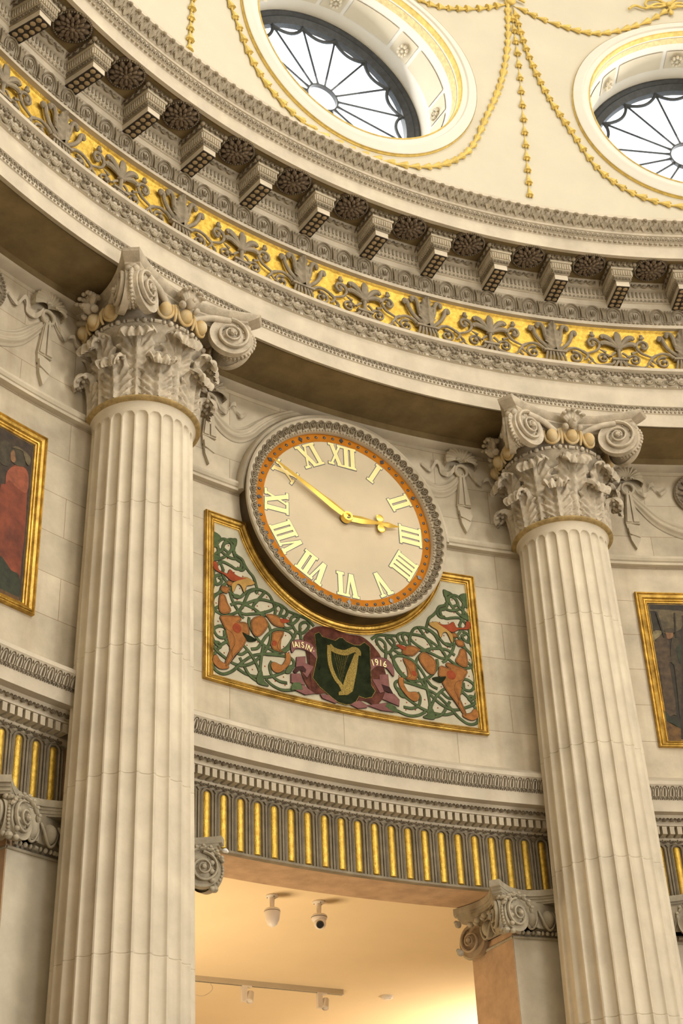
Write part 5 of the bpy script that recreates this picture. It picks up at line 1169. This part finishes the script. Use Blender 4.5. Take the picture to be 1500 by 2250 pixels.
# ================================================================ DOORWAY PILASTERS WITH SCROLL CAPITALS
def make_pilaster(phc, s, label):                     # s=+1: right jamb of its doorway, -1: left jamb
    ox, oy = 1.45 * s, 7.20
    a = -rad(phc); ca, sa = math.cos(a), math.sin(a)
    root = empty('doorway_pilaster', (ox * ca - oy * sa, ox * sa + oy * ca, 0), a, label=label, cat='pilaster', group='doorway pilasters')
    T = lambda x, y, z: (x * s - ox, y - oy, z + H)
    def cy(x, R): return math.sqrt(R * R - x * x)
    b = MB(T)
    b.plan([(1.245, cy(1.245, 7.195))] + [(x, cy(x, 7.195)) for x in (1.35, 1.45, 1.6, 1.78)] + [(1.82, 7.45), (1.245, 7.56)], -H, 3.24)
    b.T = None; b.build('shaft', M['stone_lit'], root, smooth=False)
    b = MB(T); b.plan([(1.243, cy(1.245, 7.19)), (1.78, cy(1.78, 7.19)), (1.78, 7.5), (1.243, 7.56)], -H + .0, -H + .25); b.T = None
    b.v = []; b.f = []
    b = MB(T)
    # jamb lining (warm sandstone) behind the pilaster face
    b.box(1.240, 1.30, cy(1.245, 7.195) + .004, 7.60, -H, 3.578); b.T = None; b.build('jamb_lining', M['jamb'], root, smooth=False)
    O = [(1.0, 6.965), (1.045, 6.905)] + [(1.045 + .66 * t, 6.905 + .30 * math.sin(PI * min(1, t * 1.02)) * .72 - .19 * t) for t in [k / 10 for k in range(1, 11)]]
    O += [(1.76, 6.80), (1.82, 7.4), (1.3, 7.66), (1.14, 7.63), (1.095, 7.58)]
    O += [(1.095 - .095 * t + .115 * math.sin(PI * t), 7.58 - .615 * t) for t in [k / 8 for k in range(1, 8)]]
    b = MB(T); cxm, cym = 1.42, 7.24
    for z0, z1, sc in ((3.478, 3.492, .90), (3.492, 3.512, .93), (3.512, 3.530, .955), (3.530, 3.574, 1.0)):
        b.plan([(cxm + (x - cxm) * sc, cym + (y - cym) * sc) for x, y in O], z0, z1)
    b.T = None; b.build('abacus', M['cap_small'], root, ang=30)
    VZ_, R_ = 3.345, .118
    def vol(name, c, ang, mir, m):
        b = MB(); volute(b, (0, 0, 0), ang, R_, mir, 2.1); o = MB(lambda x, y, z: T(x + c[0], y + c[1], z + c[2])); o.add(b.v, b.f); o.T = None; return o.build(name, m, root, ang=50)
    cF = (1.170, 6.915, VZ_); aF = rad(12)
    cS = (1.075, 7.02, VZ_); aS = -PI / 2 - rad(24)
    cB = (1.165, 7.475, VZ_ - .025); aB = -PI / 2 + rad(16)
    vol('scroll', cF, aF, 1, M['cap_small']); vol('scroll', cS, aS, -1, M['cap_small']); vol('scroll', cB, aB, 1, M['jamb_cap'])
    b = MB(); e = lambda p, a, d=.02: (p[0] - math.sin(a) * d, p[1] + math.cos(a) * d, p[2])
    scroll_body(b, e(cF, aF), aF, e(cS, aS), aS + PI, R_, (-.012, -.012, 0))
    # plain drum behind the rear scroll, turning into the wall
    scroll_body(b, e(cB, aB), aB, (1.22, 7.56, VZ_ - .02), aB, R_ * .95, (.01, .02, 0), False)
    o = MB(T); o.add(b.v, b.f); o.T = None; o.build('scroll_bodies', M['cap_small'], root, ang=50)
    b = MB(T)
    for x in (1.34, 1.475, 1.60, 1.70):
        yb = cy(x, 7.19)
        b.ell((x, yb - .055, 3.36), (.045, .055, .062), nu=14, nv=10)
        b.tube(cr([(x - .056, yb - .04, 3.42), (x - .058, yb - .07, 3.37), (x - .03, yb - .075, 3.305), (x, yb - .07, 3.285), (x + .03, yb - .075, 3.305), (x + .058, yb - .07, 3.37), (x + .056, yb - .04, 3.42)], 3), .009, 6)
    for y_ in (7.16, 7.30):
        b.ell((1.20, y_, 3.36), (.055, .045, .062), nu=14, nv=10)
        b.tube(cr([(1.20, y_ - .056, 3.42), (1.17, y_ - .058, 3.37), (1.165, y_ - .03, 3.305), (1.17, y_, 3.285), (1.165, y_ + .03, 3.305), (1.17, y_ + .058, 3.37), (1.20, y_ + .056, 3.42)], 3), .009, 6)
    b.box(1.23, 1.80, cy(1.5, 7.16), 7.45, 3.30, 3.48)
    b.box(1.215, 1.40, cy(1.245, 7.10), 7.58, 3.30, 3.48)
    b.T = None; b.build('egg_band', M['cap_small'], root, ang=60)
    b = MB(T)
    n = 15
    for k in range(n):
        x = 1.26 + .5 * k / (n - 1); yb = cy(x, 7.17)
        if k % 4 == 0: b.tube([(x - .014, yb - .02, 3.268), (x + .014, yb - .02, 3.268)], .013, 8)
        elif k % 4 == 2: b.ell((x, yb - .02, 3.268), (.015, .015, .017), nu=8, nv=6)
        else: b.ell((x, yb - .02, 3.268), (.009, .014, .015), nu=7, nv=5)
    b.tube([(1.235, cy(1.235, 7.185), 3.243), (1.5, cy(1.5, 7.185), 3.243), (1.78, cy(1.78, 7.185), 3.243)], .010, 8, up=(0, 0, 1)); b.tube([(1.237, 7.08, 3.243), (1.237, 7.58, 3.243)], .010, 8, up=(0, 0, 1))
    b.T = None; b.build('bead_band', M['cap_small'], root)
    # leafy pieces: over the scroll, corner, boss
    def piece(nm):
        nonlocal b
        b.T = None; b.build(nm, M['cap_small'], root); b = MB(T)
    b = MB(T)
    for k in range(7):
        t = k / 6; a_ = rad(150 - 130 * t); c = (1.170 + .128 * math.cos(a_), 6.905 - .02 + .02 * t, VZ_ + .128 * math.sin(a_))
        b.ell(c, (.030, .018, .014), ry=-a_ + PI / 2 + .3, nu=8, nv=5)
        b.ell((c[0], c[1] - .012, c[2] + .010), (.014, .014, .012), nu=7, nv=5)
    piece('scroll_leaf')
    for k in range(5):
        z = 3.45 - .055 * k; b.ell((1.085, 6.93, z), (.028, .028, .024), nu=8, nv=5); b.ell((1.065, 6.955, z + .01), (.02, .02, .018), nu=8, nv=5); b.ell((1.115, 6.90, z - .012), (.02, .02, .018), nu=8, nv=5)
    piece('corner_leaf')
    yb = cy(1.565, 7.10)
    for k in range(5):
        a_ = rad(-60 + 30 * k); b.tube(cr([(1.565, yb - .02, 3.45), (1.565 + .03 * math.sin(a_), yb - .06, 3.475 + .02 * math.cos(a_)), (1.565 + .062 * math.sin(a_), yb - .085, 3.48 + .05 * math.cos(a_))], 3), .016, 6)
    b.ell((1.565, yb - .07, 3.465), (.03, .035, .03), nu=10, nv=7)
    piece('flower_boss')
    for z in (3.435, 3.235): b.ell((1.075, 7.50, z), (.028, .02, .026), nu=8, nv=6); b.ell((1.06, 7.50, z + .012), (.018, .018, .016), nu=7, nv=5)
    piece('scroll_knobs')
    for k in range(6): b.ell((1.15 - .018 * (k % 2), 7.20 + .045 * k, 3.44 - .004 * k), (.026, .026, .02), nu=8, nv=5)
    b.T = None; b.build('side_leaf', M['cap_small'], root)
    return root
M['stone_lit'] = mat('pier_stone', (.60, .54, .42), var=.08, scale=6, bump=.07, streak=.08)
M['cap_small'] = mat('grey_capital_stone', (.44, .385, .285), var=.12, scale=12, bump=.12)
M['jamb_cap'] = mat('sandy_capital_stone', (.45, .34, .22), var=.12, scale=12, bump=.12)
make_pilaster(0, 1, 'pilaster with scroll capital at the right side of the doorway')
make_pilaster(0, -1, 'pilaster with scroll capital at the left side of the doorway, half behind the column')
make_pilaster(-30, 1, 'pilaster with scroll capital left of the left column, at the bottom left edge')
make_pilaster(30, -1, 'pilaster with scroll capital peeking out right of the right column')
b = MB(); b.ell((0, 0, 0), (.02, .018, .014), nu=9, nv=6); b.ell((.012, -.004, -.008), (.012, .012, .009), nu=7, nv=5)
b.build('plaster_chip', M['stonewhite'], loc=at(-8.0, 7.06, 3.515), label='small white chip on the corner of the left doorway capital', cat='chip')

# ================================================================ PASSAGE CEILING FITTINGS
ZC = 3.9
def ceiling_cam(ph, R, label, ball):
    root = empty('security_camera', at(ph, R, ZC), -rad(ph), label=label, cat='camera')
    b = MB(); b.lathe([(.001, 0), (.048, 0), (.05, -.008), (.046, -.014), (.02, -.018), (.017, -.10), (.017, -.115)], 28)
    b.build('mount', M['plastic'], root)
    b = MB(); b.lathe([(.012, -.098), (.050, -.104), (.060, -.112), (.062, -.124)] + ([(.060, -.14), (.052, -.19), (.036, -.225), (.012, -.242), (.001, -.243)] if not ball else [(.060, -.135), (.050, -.155), (.03, -.17), (.001, -.17)]), 32); b.build('housing', M['plastic'], root)
    b = MB(); b.lathe([(.0612, -.1235), (.063, -.126), (.0612, -.1285)], 32); b.build('seam', M['lens'], root)
    b = MB()
    for k in range(3): a = rad(60 + 120 * k); b.ell((.036 * math.sin(a), .036 * math.cos(a), -.017), (.005, .005, .003), nu=8, nv=4)
    b.build('screws', M['lens'], root)
    if ball:
        b = MB(); b.ell((.0, -.012, -.175), (.047, .047, .047), nu=24, nv=14); b.build('ball', M['plastic'], root)
        b = MB(); d = Vector((-.35, -.8, -.5)).normalized(); c = Vector((0, -.012, -.175)) + d * .034
        q = d.to_track_quat('Z', 'Y'); o = MB()
        o.lathe([(.001, .018), (.024, .017), (.029, .010), (.031, 0), (.031, -.01)], 28)
        b.add([tuple(c + q @ Vector(v)) for v in o.v], o.f); b.build('lens', M['lens'], root)
    return root
ceiling_cam(1.18, 8.65, 'white cone-shaped security camera on the passage ceiling, the left one', False)
ceiling_cam(3.80, 8.66, 'white security camera with black round lens on the passage ceiling, the right one', True)
pA = Vector(at(1.6, 10.78, ZC)); pB = Vector(at(10.1, 10.87, ZC)); dd = (pB - pA).normalized(); nn = Vector((dd.y, -dd.x, 0))
tr = empty('light_track', pB, math.atan2(dd.y, dd.x), label='long grey lighting track mounted on the passage ceiling', cat='light track')
b = MB(); Lr = (pB - pA).length; b.box(-Lr, 0, -.022, .022, -.045, 0, nx=4); b.build('rail', M['rail'], tr, smooth=False)
b = MB(); b.box(-.004, .003, -.024, .024, -.047, 0); b.build('end_cap', M['plastic'], tr, smooth=False)
b = MB(); b.box(-Lr, -.01, -.009, .009, -.0465, -.044); b.build('slot', M['lens'], tr, smooth=False)
for (ph, R, lb) in ((5.15, 10.80, 'small white spotlight on the ceiling track, left of two'), (9.0, 10.85, 'small white spotlight on the ceiling track, right of two')):
    p = Vector(at(ph, R, ZC)); t = (p - pA).dot(dd); p = pA + dd * t
    root = empty('track_spotlight', (p.x, p.y, ZC + H - .045), math.atan2(dd.y, dd.x), label=lb, cat='spotlight', group='track spotlights')
    b = MB(); b.box(-.045, .045, -.022, .022, -.012, 0); b.box(-.045, .0, -.02, .02, -.135, -.012); b.build('adapter', M['plastic'], root, smooth=False)
    b = MB(); o = MB(); o.lathe([(.001, .05), (.02, .052), (.03, .045), (.032, -.05), (.028, -.055), (.026, -.04), (.001, -.04)], 24)
    q = Vector((.25, .35, .9)).normalized().to_track_quat('Z', 'Y'); b.add([tuple(Vector((.035, 0, -.09)) + q @ Vector(v)) for v in o.v], o.f); b.build('lamp_head', M['plastic'], root)
b = MB(); b.lathe([(.001, -.028), (.03, -.03), (.045, -.02), (.055, -.018), (.06, 0), (.001, 0)], 32); b.ell((.01, -.03, -.026), (.016, .008, .006), nu=8, nv=4)
b.build('smoke_detector', M['plastic'], loc=at(12.55, 11.0, ZC), label='small round smoke detector on the passage ceiling', cat='smoke detector')
b = MB(); pw = pA + dd * ((Vector(at(3.3, 10.95, ZC)) - pA).dot(dd)); b.tube(cr([(0, 0, 0), (.03, 0, -.06), (-.05, .02, -.12), (-.16, .03, -.10), (-.24, .02, -.02)], 6), .003, 5)
b.build('loose_wire', M['rail'], loc=(pw.x, pw.y, ZC + H - .04), label='thin wire looping under the ceiling track beside the left column', cat='wire')
